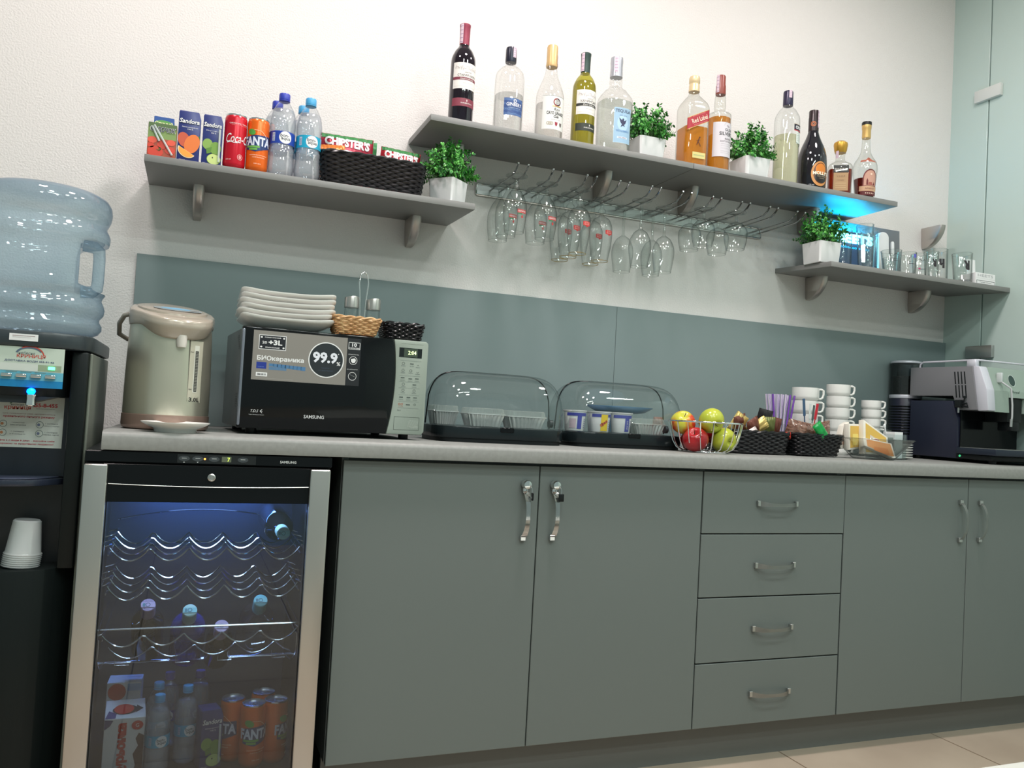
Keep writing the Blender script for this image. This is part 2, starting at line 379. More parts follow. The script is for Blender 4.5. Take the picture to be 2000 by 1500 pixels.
# ================================================================ SHELVES
def bracket(x, z, par=None):
    b = B(); n = 14; rows = []
    prof = [(0.0, 0.0)]
    def f(u, v):   # u across thickness, v round the fin
        a = v * PI / 2; y = -0.098 * math.cos(a) ** 0.75; zz = -0.084 * math.sin(a) ** 1.0
        return (x + (u - 0.5) * 0.026 * (1 - 0.0 * v), y, z + zz)
    vs = []; fs = []; m = 12; k = 8
    for j in range(m + 1):
        a = j / m * PI / 2; ye = -0.098 * math.cos(a) ** 0.9; zz = -0.084 * math.sin(a) ** 1.15
        for i in range(k + 1):
            t = -1 + 2 * i / k; w = 0.0155 * (1 - 0.45 * (j / m) ** 2)
            vs.append((x + t * w, ye * (1 - 0.10 * t ** 4) , z + zz))
    n0 = len(vs)
    for j in range(m + 1):
        a = j / m * PI / 2; zz = -0.084 * math.sin(a) ** 1.15; w = 0.0155 * (1 - 0.45 * (j / m) ** 2)
        vs += [(x - w, -0.0008, z + zz), (x + w, -0.0008, z + zz)]
    for j in range(m):
        for i in range(k): fs.append((j * (k + 1) + i, j * (k + 1) + i + 1, (j + 1) * (k + 1) + i + 1, (j + 1) * (k + 1) + i))
        fs.append((j * (k + 1), (j + 1) * (k + 1), n0 + 2 * j + 2, n0 + 2 * j)); fs.append((j * (k + 1) + k, n0 + 2 * j + 1, n0 + 2 * j + 3, (j + 1) * (k + 1) + k))
    fs.append(tuple(range(k + 1)) + (n0 + 1, n0))
    b.faces(vs, fs, BRACKET)
    return b.done('bracket', par, smooth=40)
def shelf(label, x0, x1, d, z, brs, droop=0.0):
    t = thing('wall_shelf', label, 'shelf', (0, 0, z), 0.0)
    b = B(); b.prism([(-0.0003, 0), (-d, -droop), (-d, -droop - 0.018), (-0.0003, -0.018)], x0, x1, SHELF, 'x', bev=0.0008); b.done('board', t)
    for x in brs: bracket(x, -0.0182 - droop * 0.15, t)
    return t
ZA, ZB, ZS = 1.813, 1.5726, 1.5667
shelf('left half of the long high grey shelf holding wine, gin and tequila bottles', 1.0564, 1.9450, 0.2583, ZA, [1.20, 1.725])
shelf('right half of the long high grey shelf holding whisky and liqueur bottles', 1.9470, 2.8197, 0.2583, ZA, [2.066, 2.60])
shelf('lower left grey shelf holding juice boxes, cans and water bottles', 0.3168, 1.1982, 0.2796, ZB, [0.45, 1.075], 0.006)
shelf('lower right grey shelf holding beer glasses and tumblers by the glass wall', 2.493, 3.3585, 0.2958, ZS, [2.652, 3.172], 0.0163)
t = thing('spare_bracket', 'unused grey shelf bracket screwed to the bare wall by the glass corner', 'bracket', (0, 0, 0)); bracket(3.232, 1.815, t)
def zB(y): return ZB + 0.006 * y / 0.2796
def zS(y): return ZS + 0.0163 * y / 0.2958
DS = -math.atan(0.0163 / 0.2958)

# ================================================================ WINE FRIDGE
t = thing('wine_fridge', 'black glass-door wine fridge with steel side strips under the worktop', 'fridge', (0, 0, 0))
FX0, FX1 = 0.264, 0.781
b = B(); m = BLACKP
b.box(FX0, FX0 + 0.02, -0.565, -0.06, 0.03, 0.838, m); b.box(FX1 - 0.02, FX1, -0.565, -0.06, 0.03, 0.838, m)
b.box(FX0 + 0.02, FX1 - 0.02, -0.565, -0.06, 0.745, 0.838, m); b.box(FX0 + 0.02, FX1 - 0.02, -0.565, -0.06, 0.03, 0.106, m)
b.box(FX0 + 0.02, FX1 - 0.02, -0.08, -0.06, 0.106, 0.745, M('fridge_liner', (0.035, 0.045, 0.06), 0.45))
for fx in (0.30, 0.745): 
    for fy in (-0.53, -0.10): b.box(fx - 0.02, fx + 0.02, fy - 0.02, fy + 0.02, 0.0, 0.03, m)
b.done('body', t, smooth=0)
b = B(); b.box(FX0, FX1, -0.598, -0.566, 0.8135, 0.8385, BLACKG, 0.002, 1)
cp = b.done('control_panel', t)
a = Art(); g = K(60, 66, 70, 0.4); w = K(225, 228, 228, 0.4)
a.rect(0.445, 0.61, 0.8165, 0.8355, K(26, 29, 31, 0.3), 0)
for x in (0.459, 0.487, 0.521, 0.582): a.ell(x, 0.8265, 0.0115, 0.0058, g, 1); a.rect(x - 0.005, x + 0.005, 0.8268, 0.8276, w, 2)
a.poly([(0.457, 0.8175), (0.461, 0.8175), (0.459, 0.8195)], w, 1).poly([(0.485, 0.8195), (0.489, 0.8195), (0.487, 0.8175)], w, 1)
a.ell(0.5015, 0.8265, 0.0022, 0.0022, M('orange_light', (1, 0.25, 0.04), 0.4, emit=4.0), 3)
a.rect(0.537, 0.557, 0.8205, 0.8325, K(96, 104, 84, 0.4), 1).text('7', 0.5515, 0.8265, 0.005, M('green_digits', (0.55, 0.9, 0.08), 0.4, emit=2.0), 3, h=0.0085)
a.text('SAMSUNG', 0.681, 0.8245, 0.036, w, 2, h=0.0055, bold=0.01)
a.part('buttons', cp, flat(-0.598))
d = B()   # door frame of black glass with window
for (x0, x1, z0, z1) in ((0.300, 0.742, 0.730, 0.811), (0.300, 0.742, 0.04, 0.10)): d.box(x0, x1, -0.600, -0.570, z0, z1, BLACKG, 0.001, 1)
for (x0, x1) in ((FX0 + 0.004, 0.312), (0.730, FX1 - 0.004)): d.box(x0, x1, -0.5985, -0.5695, 0.04, 0.811, BLACKP)
dr = d.done('door', t)
for x0, x1 in ((FX0, 0.310), (0.731, 0.777)):
    b = B(); b.box(x0, x1, -0.613, -0.599, 0.04, 0.8105, STEEL, 0.0035, 3); b.done('steel_strip', dr)
b = B(); b.tube([(0.312 + 0.418 * i / 12, -0.601, 0.7685 - 0.004 * (1 - (2 * i / 12 - 1) ** 2)) for i in range(13)], 0.0009, SATIN); b.done('trim_line', dr)
b = B(); mt = Matrix.Translation((0.518, -0.6005, 0.786)) @ Matrix.Rotation(PI / 2, 4, 'X')
b.lathe([(0.0085, 0), (0.0085, 0.003), (0.006, 0.0045), (0.0055, 0.002), (0.0025, 0.002), (0.0022, 0.004)], SATIN, 20, mat=mt); b.done('lock', dr)
FG = glass('tinted_fridge_glass', (0.68, 0.71, 0.74), (0.3, 0.3, 0.3), 4, gloss=0.9)
b = B(); b.box(0.312, 0.730, -0.600, -0.596, 0.10, 0.730, FG); b.done('glass_pane', dr, smooth=0)
WIRE = M('chromed_wire', (0.75, 0.78, 0.82), 0.15, 1.0)
def wave_rack(z, ys, amp, name, barz=None, arch=True):
    b = B(); x0, x1 = 0.297, 0.752
    for y in ys:
        b.tube([(x0 + 0.02 + (x1 - x0 - 0.04) * i / 72, y, z - amp * abs(math.sin((i / 72 * 5.0) * PI)) ** 0.85) for i in range(73)], 0.0021, WIRE, 6)
    for x in (x0 + 0.004, x0 + 0.02, x1 - 0.02, x1 - 0.004):
        b.tube([(x, -0.53, z - 0.012), (x, -0.10, z - 0.012)], 0.0019, WIRE)
        for y in ys: b.tube([(x, y, z - 0.012), (x, y, z - amp * 0.3)], 0.0014, WIRE)
    for s in (x0, x1):
        sg = 1 if s == x0 else -1
        for y in ys: b.tube([(s, y - 0.03, z + 0.004), (s + sg * 0.02, y - 0.028, z + 0.010), (s + sg * 0.024, y, z + 0.008)], 0.0015, WIRE)
    if arch: b.tube([(x0 + 0.01 + (x1 - x0 - 0.02) * i / 24, -0.13, z + 0.012 + 0.028 * (1 - (2 * i / 24 - 1) ** 2)) for i in range(25)], 0.0018, WIRE)
    if barz: b.tube([(x0, -0.54, barz), (x1, -0.54, barz)], 0.0026, WIRE)
    return b.done(name, t)
wave_rack(0.616, (-0.50, -0.42, -0.34, -0.26), 0.030, 'wire_rack')
wave_rack(0.530, (-0.50, -0.42, -0.34, -0.26), 0.032, 'wire_rack')
wave_rack(0.430, (-0.535,), 0.026, 'wire_rack', 0.444, False)
b = B()   # low cradle under the leaning bottles
b.tube([(0.330 + 0.390 * i / 72, -0.528, 0.402 - 0.026 * abs(math.sin(i / 72 * 4.4 * PI)) ** 0.85) for i in range(73)], 0.0016, WIRE, 6)
for y, z in ((-0.36, 0.318), (-0.29, 0.300)): b.tube([(0.290, y, z), (0.755, y, z)], 0.002, WIRE)
for x in (0.310, 0.735): b.tube([(x, -0.532, 0.420), (x, -0.526, 0.37), (x, -0.45, 0.33), (x, -0.29, 0.302)], 0.0018, WIRE)
for x in (0.345, 0.470, 0.560, 0.680): b.tube([(x, -0.528, 0.38), (x, -0.528, 0.362), (x + 0.03, -0.528, 0.362)], 0.0015, WIRE)
b.done('wire_cradle', t, smooth=60)
o = area('fridge_interior_light', (0.52, -0.13, 0.735), 0.34, 3.0, (0.10, 0.28, 1.0), shape='RECTANGLE', size_y=0.05); o.parent = t
o = area('fridge_front_light', (0.52, -0.48, 0.742), 0.36, 2.2, (0.55, 0.75, 1.0), shape='RECTANGLE', size_y=0.03); o.parent = t
b = B(); b.box(0.42, 0.62, -0.20, -0.10, 0.737, 0.7445, M('led_cover', (0.3, 0.5, 1.0), 0.3, emit=1.5)); b.done('lamp_cover', t)

# ================================================================ WATER COOLER
CX = 0.118
BODY = bumpy(M('cooler_black', (0.007, 0.010, 0.010), 0.36, spec=0.22), 300, 0.1, 0.0005)
t = thing('water_cooler', 'black floor-standing water cooler with a big blue bottle on top, at the left', 'water cooler', (0, 0, 0))
b = B(); b.box(-0.028, 0.258, -0.46, -0.17, 0.012, 1.045, BODY, 0.006)
def bulge(z0, z1, yb, x0=-0.024, x1=0.254, m=BODY, bb=b, yend=-0.45, e=3.0):
    pts = [(x0, yend)]
    for i in range(17):
        a = -1 + 2 * i / 16; pts.append((CX - 0.004 + a * (x1 - x0) / 2, yb + (abs(a) ** e) * (yend - yb) * 0.55))
    pts.append((x1, yend)); bb.prism(pts, z0, z1, m, 'z', bev=0.002)
bulge(0.012, 0.583, -0.585)
b.box(0.222, 0.254, -0.565, -0.455, 0.583, 1.045, BODY, 0.004); b.box(-0.024, 0.008, -0.565, -0.455, 0.583, 1.045, BODY, 0.004)
b.done('body', t)
b = B(); b.box(0.2545, 0.2605, -0.55, -0.175, 0.03, 1.043, K(112, 118, 108, 0.45), 0.002, 1); b.done('side_panel', t)
b = B(); b.box(0.008, 0.222, -0.50, -0.461, 0.772, 0.95, K(22, 29, 40, 0.35)); b.done('niche_back', t, smooth=0)
b = B(); bb = b
bulge(0.945, 1.0455, -0.598, 0.006, 0.225, BLACKP, bb)
b.prism([(0.03, 0.9452), (0.20, 0.9452), (0.15, 0.930), (0.08, 0.930)], -0.585, -0.50, DARKP, 'y'); b.done('head', t)
b = B(); pts = []
for i in range(25):
    a = PI * i / 24; pts.append((CX - 0.004 + 0.147 * math.copysign(abs(math.cos(a)) ** 0.5, math.cos(a)), -0.48 - 0.125 * math.sin(a) ** 0.6))
pts += [(-0.033, -0.165), (0.261, -0.165)]
b.prism(pts, 1.0465, 1.080, K(48, 56, 60, 0.32), 'z', bev=0.006)
b.lathe([(0.128, 1.078), (0.128, 1.082), (0.118, 1.0865), (0.05, 1.0875)], K(58, 66, 68, 0.3), 40, CX, -0.35); b.done('top_cover', t)
b = B(); b.box(0.1105, 0.1625, -0.6065, -0.6055, 1.058, 1.072, PLASTW); a = Art(); a.rect(0.116, 0.157, 1.0675, 1.0683, K(120, 80, 80), 1).rect(0.116, 0.150, 1.0645, 1.065, K(170, 170, 170), 1); a.put(b, flat(-0.6066)); b.done('sticker', t, smooth=0)
# control panel
a = Art(); pale = K(196, 208, 196, 0.4); red = K(196, 74, 60, 0.5); navy = K(50, 70, 110, 0.5)
X0, X1, Z0, Z1 = 0.02, 0.2125, 0.963, 1.046
a.rect(X0, X1, 0.996, Z1, pale, 0).rect(X0, X1, 0.978, 0.996, K(104, 178, 200, 0.4), 0).rect(X0, X1, Z0, 0.978, K(22, 128, 184, 0.4), 0)
a.rect(X0, 0.208, 0.9975, 1.0105, K(150, 166, 140, 0.35), 1).rect(X0, 0.165, 0.9965, 1.0115, K(205, 212, 205, 0.4), 2)
a.ring(0.148, 1.030, 0.026, 0.004, K(90, 108, 130), 2, a0=0.15 * PI, a1=0.92 * PI, ry=0.017).ring(0.149, 1.028, 0.0265, 0.0025, red, 3, a0=0.05 * PI, a1=0.7 * PI, ry=0.0205)
a.text('небесна', 0.143, 1.0335, 0.030, K(120, 130, 130), 3, shear=0.2).text('КРИНИЦЯ', 0.1515, 1.0265, 0.052, red, 3, h=0.0085, bold=0.015)
a.text('ДОСТАВКА ВОДИ 455-91-46', 0.149, 1.0165, 0.09, navy, 3, h=0.0045, bold=0.02)
for k in range(3): a.rect(0.108 + 0.026 * k, 0.128 + 0.026 * k, 0.9935, 0.995, K(110, 140, 140), 2)
a.part('control_panel', t, flat(-0.5992))
b = B()
for k in range(4): b.box(0.100 + 0.0265 * k, 0.120 + 0.0265 * k, -0.607, -0.5995, 0.983, 0.9905, CHROME, 0.002)
b.done('buttons', t)
b = B(); b.box(0.184, 0.196, -0.6012, -0.5998, 1.0015, 1.0075, M('green_lamp', (0.1, 1.0, 0.45), 0.4, emit=3.5)); b.done('green_lamp', t)
b = B(); b.ball((0.156, -0.600, 0.955), (0.0085, 0.008, 0.0075), M('blue_lamp', (0.0, 0.12, 1.0), 0.4, emit=8.0)); b.done('blue_lamp', t)
b = B(); b.lathe([(0.008, 0.925), (0.0095, 0.927), (0.0085, 0.940), (0.0095, 0.9485), (0.006, 0.949)], CHROME, 20, 0.157, -0.600)
b.box(0.152, 0.162, -0.598, -0.50, 0.9405, 0.949, DARKP); b.done('tap', t)
b = B(); bb = b; bulge(0.757, 0.770, -0.592, 0.006, 0.225, K(40, 46, 60, 0.2), bb, e=2.2); bulge(0.7705, 0.7725, -0.580, 0.02, 0.205, K(64, 70, 90, 0.3), bb, e=2.2); b.done('drip_tray', t)
b = B(); b.box(0.008, 0.222, -0.482, -0.461, 0.583, 0.757, K(26, 28, 30, 0.4)); b.done('cup_niche', t, smooth=0)
# flyer
a = Art(); F = 0.207; a.rect(F - 0.168, F, 0.833, 0.9435, K(206, 212, 206, 0.6), 0)
a.ring(0.125, 0.922, 0.024, 0.003, K(90, 120, 90), 1, a0=0.1 * PI, a1=0.9 * PI, ry=0.015).ring(0.126, 0.9205, 0.025, 0.002, red, 2, a0=0.02 * PI, a1=0.6 * PI, ry=0.018)
a.text('небесна', 0.117, 0.925, 0.024, K(130, 130, 130), 2, shear=0.2).text('криниця', 0.118, 0.917, 0.050, red, 2, h=0.009, bold=0.01)
a.text('455-8-455', 0.169, 0.925, 0.050, K(190, 60, 66), 2, h=0.0085, bold=0.03).text('www.krinitsa.com.ua', 0.171, 0.9175, 0.036, K(120, 130, 130), 2, h=0.002)
a.text('ЩОБ ПОКРАЩИТИ СЕБЕ, ДОТРИМУЙТЕСЬ', 0.141, 0.9055, 0.10, K(150, 90, 100), 2, h=0.003).text('правильного питного режиму', 0.141, 0.8985, 0.098, K(190, 80, 90), 2, h=0.005, bold=0.02)
for (u, v) in ((0.093, 0.883), (0.162, 0.883), (0.093, 0.864), (0.162, 0.864)):
    a.ring(u, v, 0.0075, 0.0011, K(110, 125, 125), 1).ell(u - 0.002, v, 0.003, 0.003, K(190, 130, 90) if u < 0.1 else K(110, 120, 150), 2)
for (u, v, l1, l2) in ((0.121, 0.883, '1 склянка води', 'зранку натщесерце'), (0.185, 0.883, '1 склянка', 'через 2 години'), (0.121, 0.864, '1 склянка', 'за 30 хвилин до їжі'), (0.185, 0.864, '1 склянка', 'перед сном')):
    a.text(l1, u, v + 0.003, 0.024, K(120, 120, 125), 2, h=0.0028).text(l2, u, v - 0.0025, 0.030, K(120, 120, 125), 2, h=0.0028)
a.text('Пийте 2 л води в день - відчуйте себе', 0.137, 0.8475, 0.112, K(196, 80, 96), 2, h=0.0045, bold=0.02).text('здоровою та енергійною людиною!', 0.137, 0.8405, 0.108, K(196, 80, 96), 2, h=0.0045, bold=0.02)
o = a.part('paper_flyer', None, flat(-0.5005)); tag(o, 'white paper flyer with red and grey print inside the water cooler niche', 'flyer')

# big bottle
CARB = glass('blue_carboy_plastic', (0.78, 0.86, 0.90), (0.24, 0.33, 0.46), 3.0, haze=0.16, hazecol=rgb(170, 196, 212))
t = thing('water_bottle', 'large blue returnable water bottle with a side handle upside down on the cooler', 'bottle', (CX, -0.35, 0))
prof = [(0.02, 1.0885), (0.05, 1.0885), (0.117, 1.090), (0.130, 1.096), (0.137, 1.106), (0.137, 1.116), (0.131, 1.126), (0.131, 1.132), (0.139, 1.142), (0.141, 1.155), (0.138, 1.166), (0.133, 1.176), (0.134, 1.182),
        (0.140, 1.192), (0.141, 1.206), (0.139, 1.216), (0.138, 1.222), (0.138, 1.24), (0.138, 1.26), (0.138, 1.28), (0.138, 1.296), (0.139, 1.305), (0.142, 1.316), (0.143, 1.328), (0.140, 1.337), (0.135, 1.345), (0.134, 1.352), (0.138, 1.360), (0.142, 1.370),
        (0.144, 1.384), (0.142, 1.400), (0.134, 1.414), (0.115, 1.424), (0.08, 1.428), (0.02, 1.424)]
dv = Vector((0.989, 0.148))
def cut(p):
    z = p[2]; a = max(0.0, min(1.0, (z - 1.190) / 0.012)) * max(0.0, min(1.0, (1.316 - z) / 0.012))
    k = p[0] * dv.x + p[1] * dv.y; lim = 0.076 * a + 0.2 * (1 - a)
    if k > lim: return (p[0] - dv.x * (k - lim), p[1] - dv.y * (k - lim), z)
    return p
fine = []
for i in range(len(prof) - 1):
    (r0, z0), (r1, z1) = prof[i], prof[i + 1]; n = 1 if z1 - z0 < 0.011 else 2
    fine += [(r0 + (r1 - r0) * k / n, z0 + (z1 - z0) * k / n) for k in range(n)]
fine.append(prof[-1])
b = B(); b.lathe(fine, CARB, 72, shape=cut); b.done('body', t, smooth=60)
b = B(); b.tube([Vector((dv.x * r, dv.y * r, z)) for r, z in ((0.085, 1.197), (0.110, 1.199), (0.120, 1.208), (0.1215, 1.225), (0.1215, 1.28), (0.120, 1.298), (0.110, 1.307), (0.085, 1.309))], [0.014, 0.015, 0.0145, 0.0135, 0.0135, 0.0145, 0.015, 0.014], CARB, 14); b.done('handle', t, smooth=60)
# cups in the niche
CUPM = glass('frosted_cup_plastic', (0.85, 0.87, 0.87), (0.6, 0.62, 0.62), 2, haze=0.45, hazecol=(0.8, 0.82, 0.82))
c0 = thing('plastic_cup', 'clear disposable plastic cup, one of the upturned nested stack in the cooler niche', 'cup', (0.150, -0.532, 0.5842), group='nested plastic cups on the cooler')
b = B(); b.lathe([(0.0355, 0.0), (0.037, 0.002), (0.0355, 0.004), (0.034, 0.006), (0.027, 0.070), (0.024, 0.073), (0.001, 0.072)], CUPM, 28, close=False); b.done('cup_wall', c0)
c0.rotation_euler = (0, 0.06, 0)
for k in range(1, 7): dup(c0, (0.150 + 0.0005 * k, -0.532, 0.5842 + 0.0042 * k), 0)

# ================================================================ BOTTLES
GOLD = M('gold_foil', rgb(205, 170, 105), 0.35, 0.6)
CREAM = K(226, 222, 216, 0.6); INK = K(40, 36, 40, 0.6)
STAMP = K(214, 192, 204, 0.6)
def liquid(name, tint, edge, haze=0.0, hc=(1, 1, 1)): return glass(name, tint, edge, 2.0, 0.4, haze, hc, 1.1)
def bottle(name, label, cat, loc, prof, gm, cap, capm, liq=None, sq=None, seg=40, sx=1, sy=1, rz=0.0, group=None, art=(), stamp=None, capname='cap'):
    t = thing(name, label, cat, loc, rz, group)
    b = B(); b.lathe(prof, gm, seg, sq=sq, sx=sx, sy=sy); b.done('glass_body', t, smooth=50)
    if cap: b = B(); b.lathe(cap, capm, 28); b.done(capname, t, smooth=40)
    if liq:
        lm, lv = liq; rows = []; lsq = []
        for k, (r, z) in enumerate(prof):
            if z < lv: rows.append((max(r - 0.0025, 0.002), z + (0.003 if k == 0 else 0) + 0.001)); lsq.append(sq[k] if sq else 0)
            else:
                r0, z0 = prof[k - 1]; f = (lv - z0) / max(z - z0, 1e-6); rows.append((max(r0 + (r - r0) * f - 0.0025, 0.002), lv)); lsq.append(sq[k] if sq else 0); break
        b = B(); b.lathe(rows, lm, seg, sq=lsq if sq else None, sx=sx, sy=sy); b.done('liquid', t, smooth=50)
    for nm, a, fm, st in art: a.part(nm, t, fm, st)
    if stamp:
        rs, z0, z1, ang = stamp; a = Art(); w = 0.011
        a.rect(-w / 2, w / 2, z0, z1, STAMP, 1)
        for k in range(5): a.rect(-w / 2 + 0.001, w / 2 - 0.001, z0 + (z1 - z0) * (k + 0.3) / 5, z0 + (z1 - z0) * (k + 0.42) / 5, K(150, 120, 160), 2)
        a.part('tax_stamp', t, cyl(rs, ang), 0.004)
    return t
def smooth_prof(rows, k=3):
    out = []
    for i in range(len(rows) - 1):
        p0, p1, p2, p3 = rows[max(i - 1, 0)], rows[i], rows[i + 1], rows[min(i + 2, len(rows) - 1)]
        for j in range(k):
            t = j / k
            out.append((max(0.001, 0.5 * (2 * p1[0] + (p2[0] - p0[0]) * t + (2 * p0[0] - 5 * p1[0] + 4 * p2[0] - p3[0]) * t * t + (3 * p1[0] - p0[0] - 3 * p2[0] + p3[0]) * t ** 3)), p1[1] + (p2[1] - p1[1]) * t))
    out.append(rows[-1]); return out
WINE = [(0.030, 0), (0.0362, 0.002), (0.037, 0.008), (0.037, 0.10), (0.037, 0.183)] + smooth_prof([(0.037, 0.183), (0.0350, 0.202), (0.0265, 0.222), (0.0165, 0.236), (0.0145, 0.246)], 3)[1:] + [(0.0142, 0.298)]
CAPW = [(0.0150, 0.240), (0.0153, 0.262), (0.0158, 0.295), (0.0166, 0.298), (0.0166, 0.303), (0.0150, 0.3045), (0.002, 0.3045)]
def wine_art(title, accent, band, white):
    a = Art(); W = 0.041
    a.rect(-W, W, 0.098, 0.176, CREAM, 0)
    for k in range(16):
        x = -W * 0.85 + k * 0.0048; a.line([(x, 0.158 + 0.006 * math.sin(k)), (x + 0.004, 0.163 + 0.005 * math.cos(k * 1.7)), (x + 0.006, 0.156)], 0.0007, K(110, 90, 96), 1)
    a.text('ШАТО', 0.006, 0.1475, 0.020, INK, 2, h=0.0035).text(title, 0.004, 0.1395, 0.060, INK, 2, h=0.0085)
    a.rect(-W, W, 0.124, 0.1325, accent, 1).text('Classic Collection', 0.004, 0.1283, 0.044, CREAM, 2, h=0.0055, shear=0.3)
    a.text('напівсолодке вино', 0.006, 0.115, 0.028, K(140, 130, 130), 2, h=0.002); a.rect(-W * 0.9, W * 0.9, 0.1045, 0.1049, K(150, 140, 140), 1)
    c = Art(); c.rect(-W, W, 0.046, 0.070, band, 0).text('INKERMAN', 0.006, 0.0555, 0.036, CREAM, 2, h=0.0042).text('1', 0.006, 0.0635, 0.0025, CREAM, 2, h=0.0055)
    return [('front_label', a, cyl(0.0373), 0.004), ('lower_label', c, cyl(0.0373), 0.004)]
WRED = M('red_wine_glass', (0.006, 0.002, 0.008), 0.04, coat=0.4)
bottle('wine_bottle', 'dark red wine bottle with burgundy capsule at the left end of the high shelf', 'bottle', (1.160, -0.205, ZA), WINE, WRED, CAPW, M('burgundy_foil', rgb(140, 50, 72), 0.35, 0.2),
       art=wine_art('СТАРИЙ КРИМ', K(120, 44, 62), K(128, 48, 66), 0), stamp=(0.0166, 0.243, 0.302, -0.9), capname='capsule')
WWHT = glass('yellow_wine_glass', (0.78, 0.76, 0.28), (0.40, 0.36, 0.05), 2.0, haze=0.22, hazecol=rgb(184, 174, 64))
bottle('wine_bottle', 'yellow-green white wine bottle with dark green capsule', 'bottle', (1.5655, -0.200, ZA), WINE, WWHT, CAPW, M('dark_green_foil', rgb(44, 64, 58), 0.35, 0.2),
       liq=(liquid('white_wine', (0.75, 0.72, 0.30), (0.5, 0.45, 0.1)), 0.21), art=wine_art('КАЧИНСЬКЕ', K(34, 36, 34), K(40, 46, 36), 0), stamp=(0.0166, 0.243, 0.302, -1.0), capname='capsule')

# gin
a = Art(); blu = K(44, 74, 132, 0.4)
a.rect(-0.030, 0.034, 0.046, 0.098, blu, 0)
for k in range(44):
    random.seed(k); a.ring(-0.027 + (k % 11) * 0.0057, 0.050 + (k // 11) * 0.0145 + random.uniform(-0.002, 0.002), 0.0028, 0.0007, K(124, 160, 206), 1, n=10)
a.rect(-0.024, 0.031, 0.072, 0.086, blu, 2).text('GINBERY', 0.003, 0.079, 0.050, PLASTW, 3, h=0.0110, bold=0.01).rect(-0.018, 0.028, 0.066, 0.0712, blu, 2).text('LONDON DRY GIN', 0.005, 0.0685, 0.040, K(190, 210, 235), 3, h=0.0028)
a.ring(0.004, 0.090, 0.005, 0.002, PLASTW, 3, n=14)
bottle('gin_bottle', 'clear round-shouldered gin bottle with blue patterned label and black neck', 'bottle', (1.3125, -0.200, ZA),
       [(0.038, 0), (0.0445, 0.003), (0.045, 0.010), (0.0455, 0.10), (0.0448, 0.165)] + smooth_prof([(0.0448, 0.165), (0.0415, 0.187), (0.029, 0.203), (0.0175, 0.208), (0.0155, 0.216)], 4)[1:] + [(0.0150, 0.25)], CLEARB,
       [(0.0165, 0.222), (0.0172, 0.226), (0.0168, 0.262), (0.0155, 0.268), (0.002, 0.268)], M('navy_foil', rgb(26, 30, 48), 0.3, 0.2), liq=(liquid('gin', (0.97, 0.975, 0.97), (0.6, 0.62, 0.62)), 0.118),
       art=[('front_label', a, cyl(0.0458), 0.004)], stamp=(0.0174, 0.235, 0.267, 0.35))
# rum
a = Art(); pl = K(222, 222, 218, 0.55)
a.rect(-0.040, 0.042, 0.028, 0.132, pl, 0).rect(-0.040, 0.042, 0.1312, 0.132, K(120, 130, 130), 1)
a.ring(0.006, 0.113, 0.0125, 0.0035, K(140, 50, 50), 2, a0=0.5 * PI, a1=1.5 * PI).ring(0.006, 0.113, 0.0125, 0.0035, K(60, 20, 40), 2, a0=-0.5 * PI, a1=0.5 * PI)
for k in range(5): a.line([(-0.001 + 0.0005 * k, 0.106 + 0.0036 * k), (0.006, 0.1045 + 0.0036 * k), (0.013 - 0.0005 * k, 0.106 + 0.0036 * k)], 0.001, K(70, 50, 56), 3)
a.rect(-0.009, 0.021, 0.0985, 0.101, GOLD, 3)
a.text('Ron', 0.006, 0.0905, 0.020, INK, 2, h=0.0095, shear=0.35).text('CAYO GRANDE', 0.004, 0.0785, 0.060, INK, 2, h=0.0100, bold=0.02).text('Club', 0.005, 0.068, 0.017, INK, 2, h=0.0085, bold=0.03).text('BLANCO RUM', 0.005, 0.0585, 0.030, K(120, 110, 110), 2, h=0.002)
for x in (-0.020, -0.014, -0.009): a.ring(x, 0.046, 0.0052, 0.002, K(170, 160, 140), 2, n=12)
a.poly([(0.001, 0.051), (0.011, 0.051), (0.010, 0.043), (0.006, 0.038), (0.002, 0.043)], K(150, 40, 60), 2).poly([(0.018, 0.051), (0.028, 0.051), (0.027, 0.043), (0.023, 0.038), (0.019, 0.043)], K(100, 90, 90), 2)
bottle('rum_bottle', 'clear tapered rum bottle with tan cap and white label', 'bottle', (1.449, -0.200, ZA),
       [(0.038, 0), (0.0435, 0.003), (0.044, 0.01), (0.044, 0.13)] + smooth_prof([(0.044, 0.13), (0.0415, 0.152), (0.030, 0.185), (0.0205, 0.212), (0.0175, 0.236), (0.0165, 0.25)], 3)[1:], CLEARB,
       [(0.0175, 0.236), (0.0185, 0.240), (0.0172, 0.252), (0.0172, 0.298), (0.0155, 0.304), (0.002, 0.304)], M('tan_cap', rgb(206, 172, 120), 0.35, 0.2), liq=(liquid('rum', (0.97, 0.965, 0.95), (0.6, 0.6, 0.6)), 0.115), art=[('front_label', a, cyl(0.0443), 0.004)], stamp=(0.0187, 0.235, 0.275, 1.1))
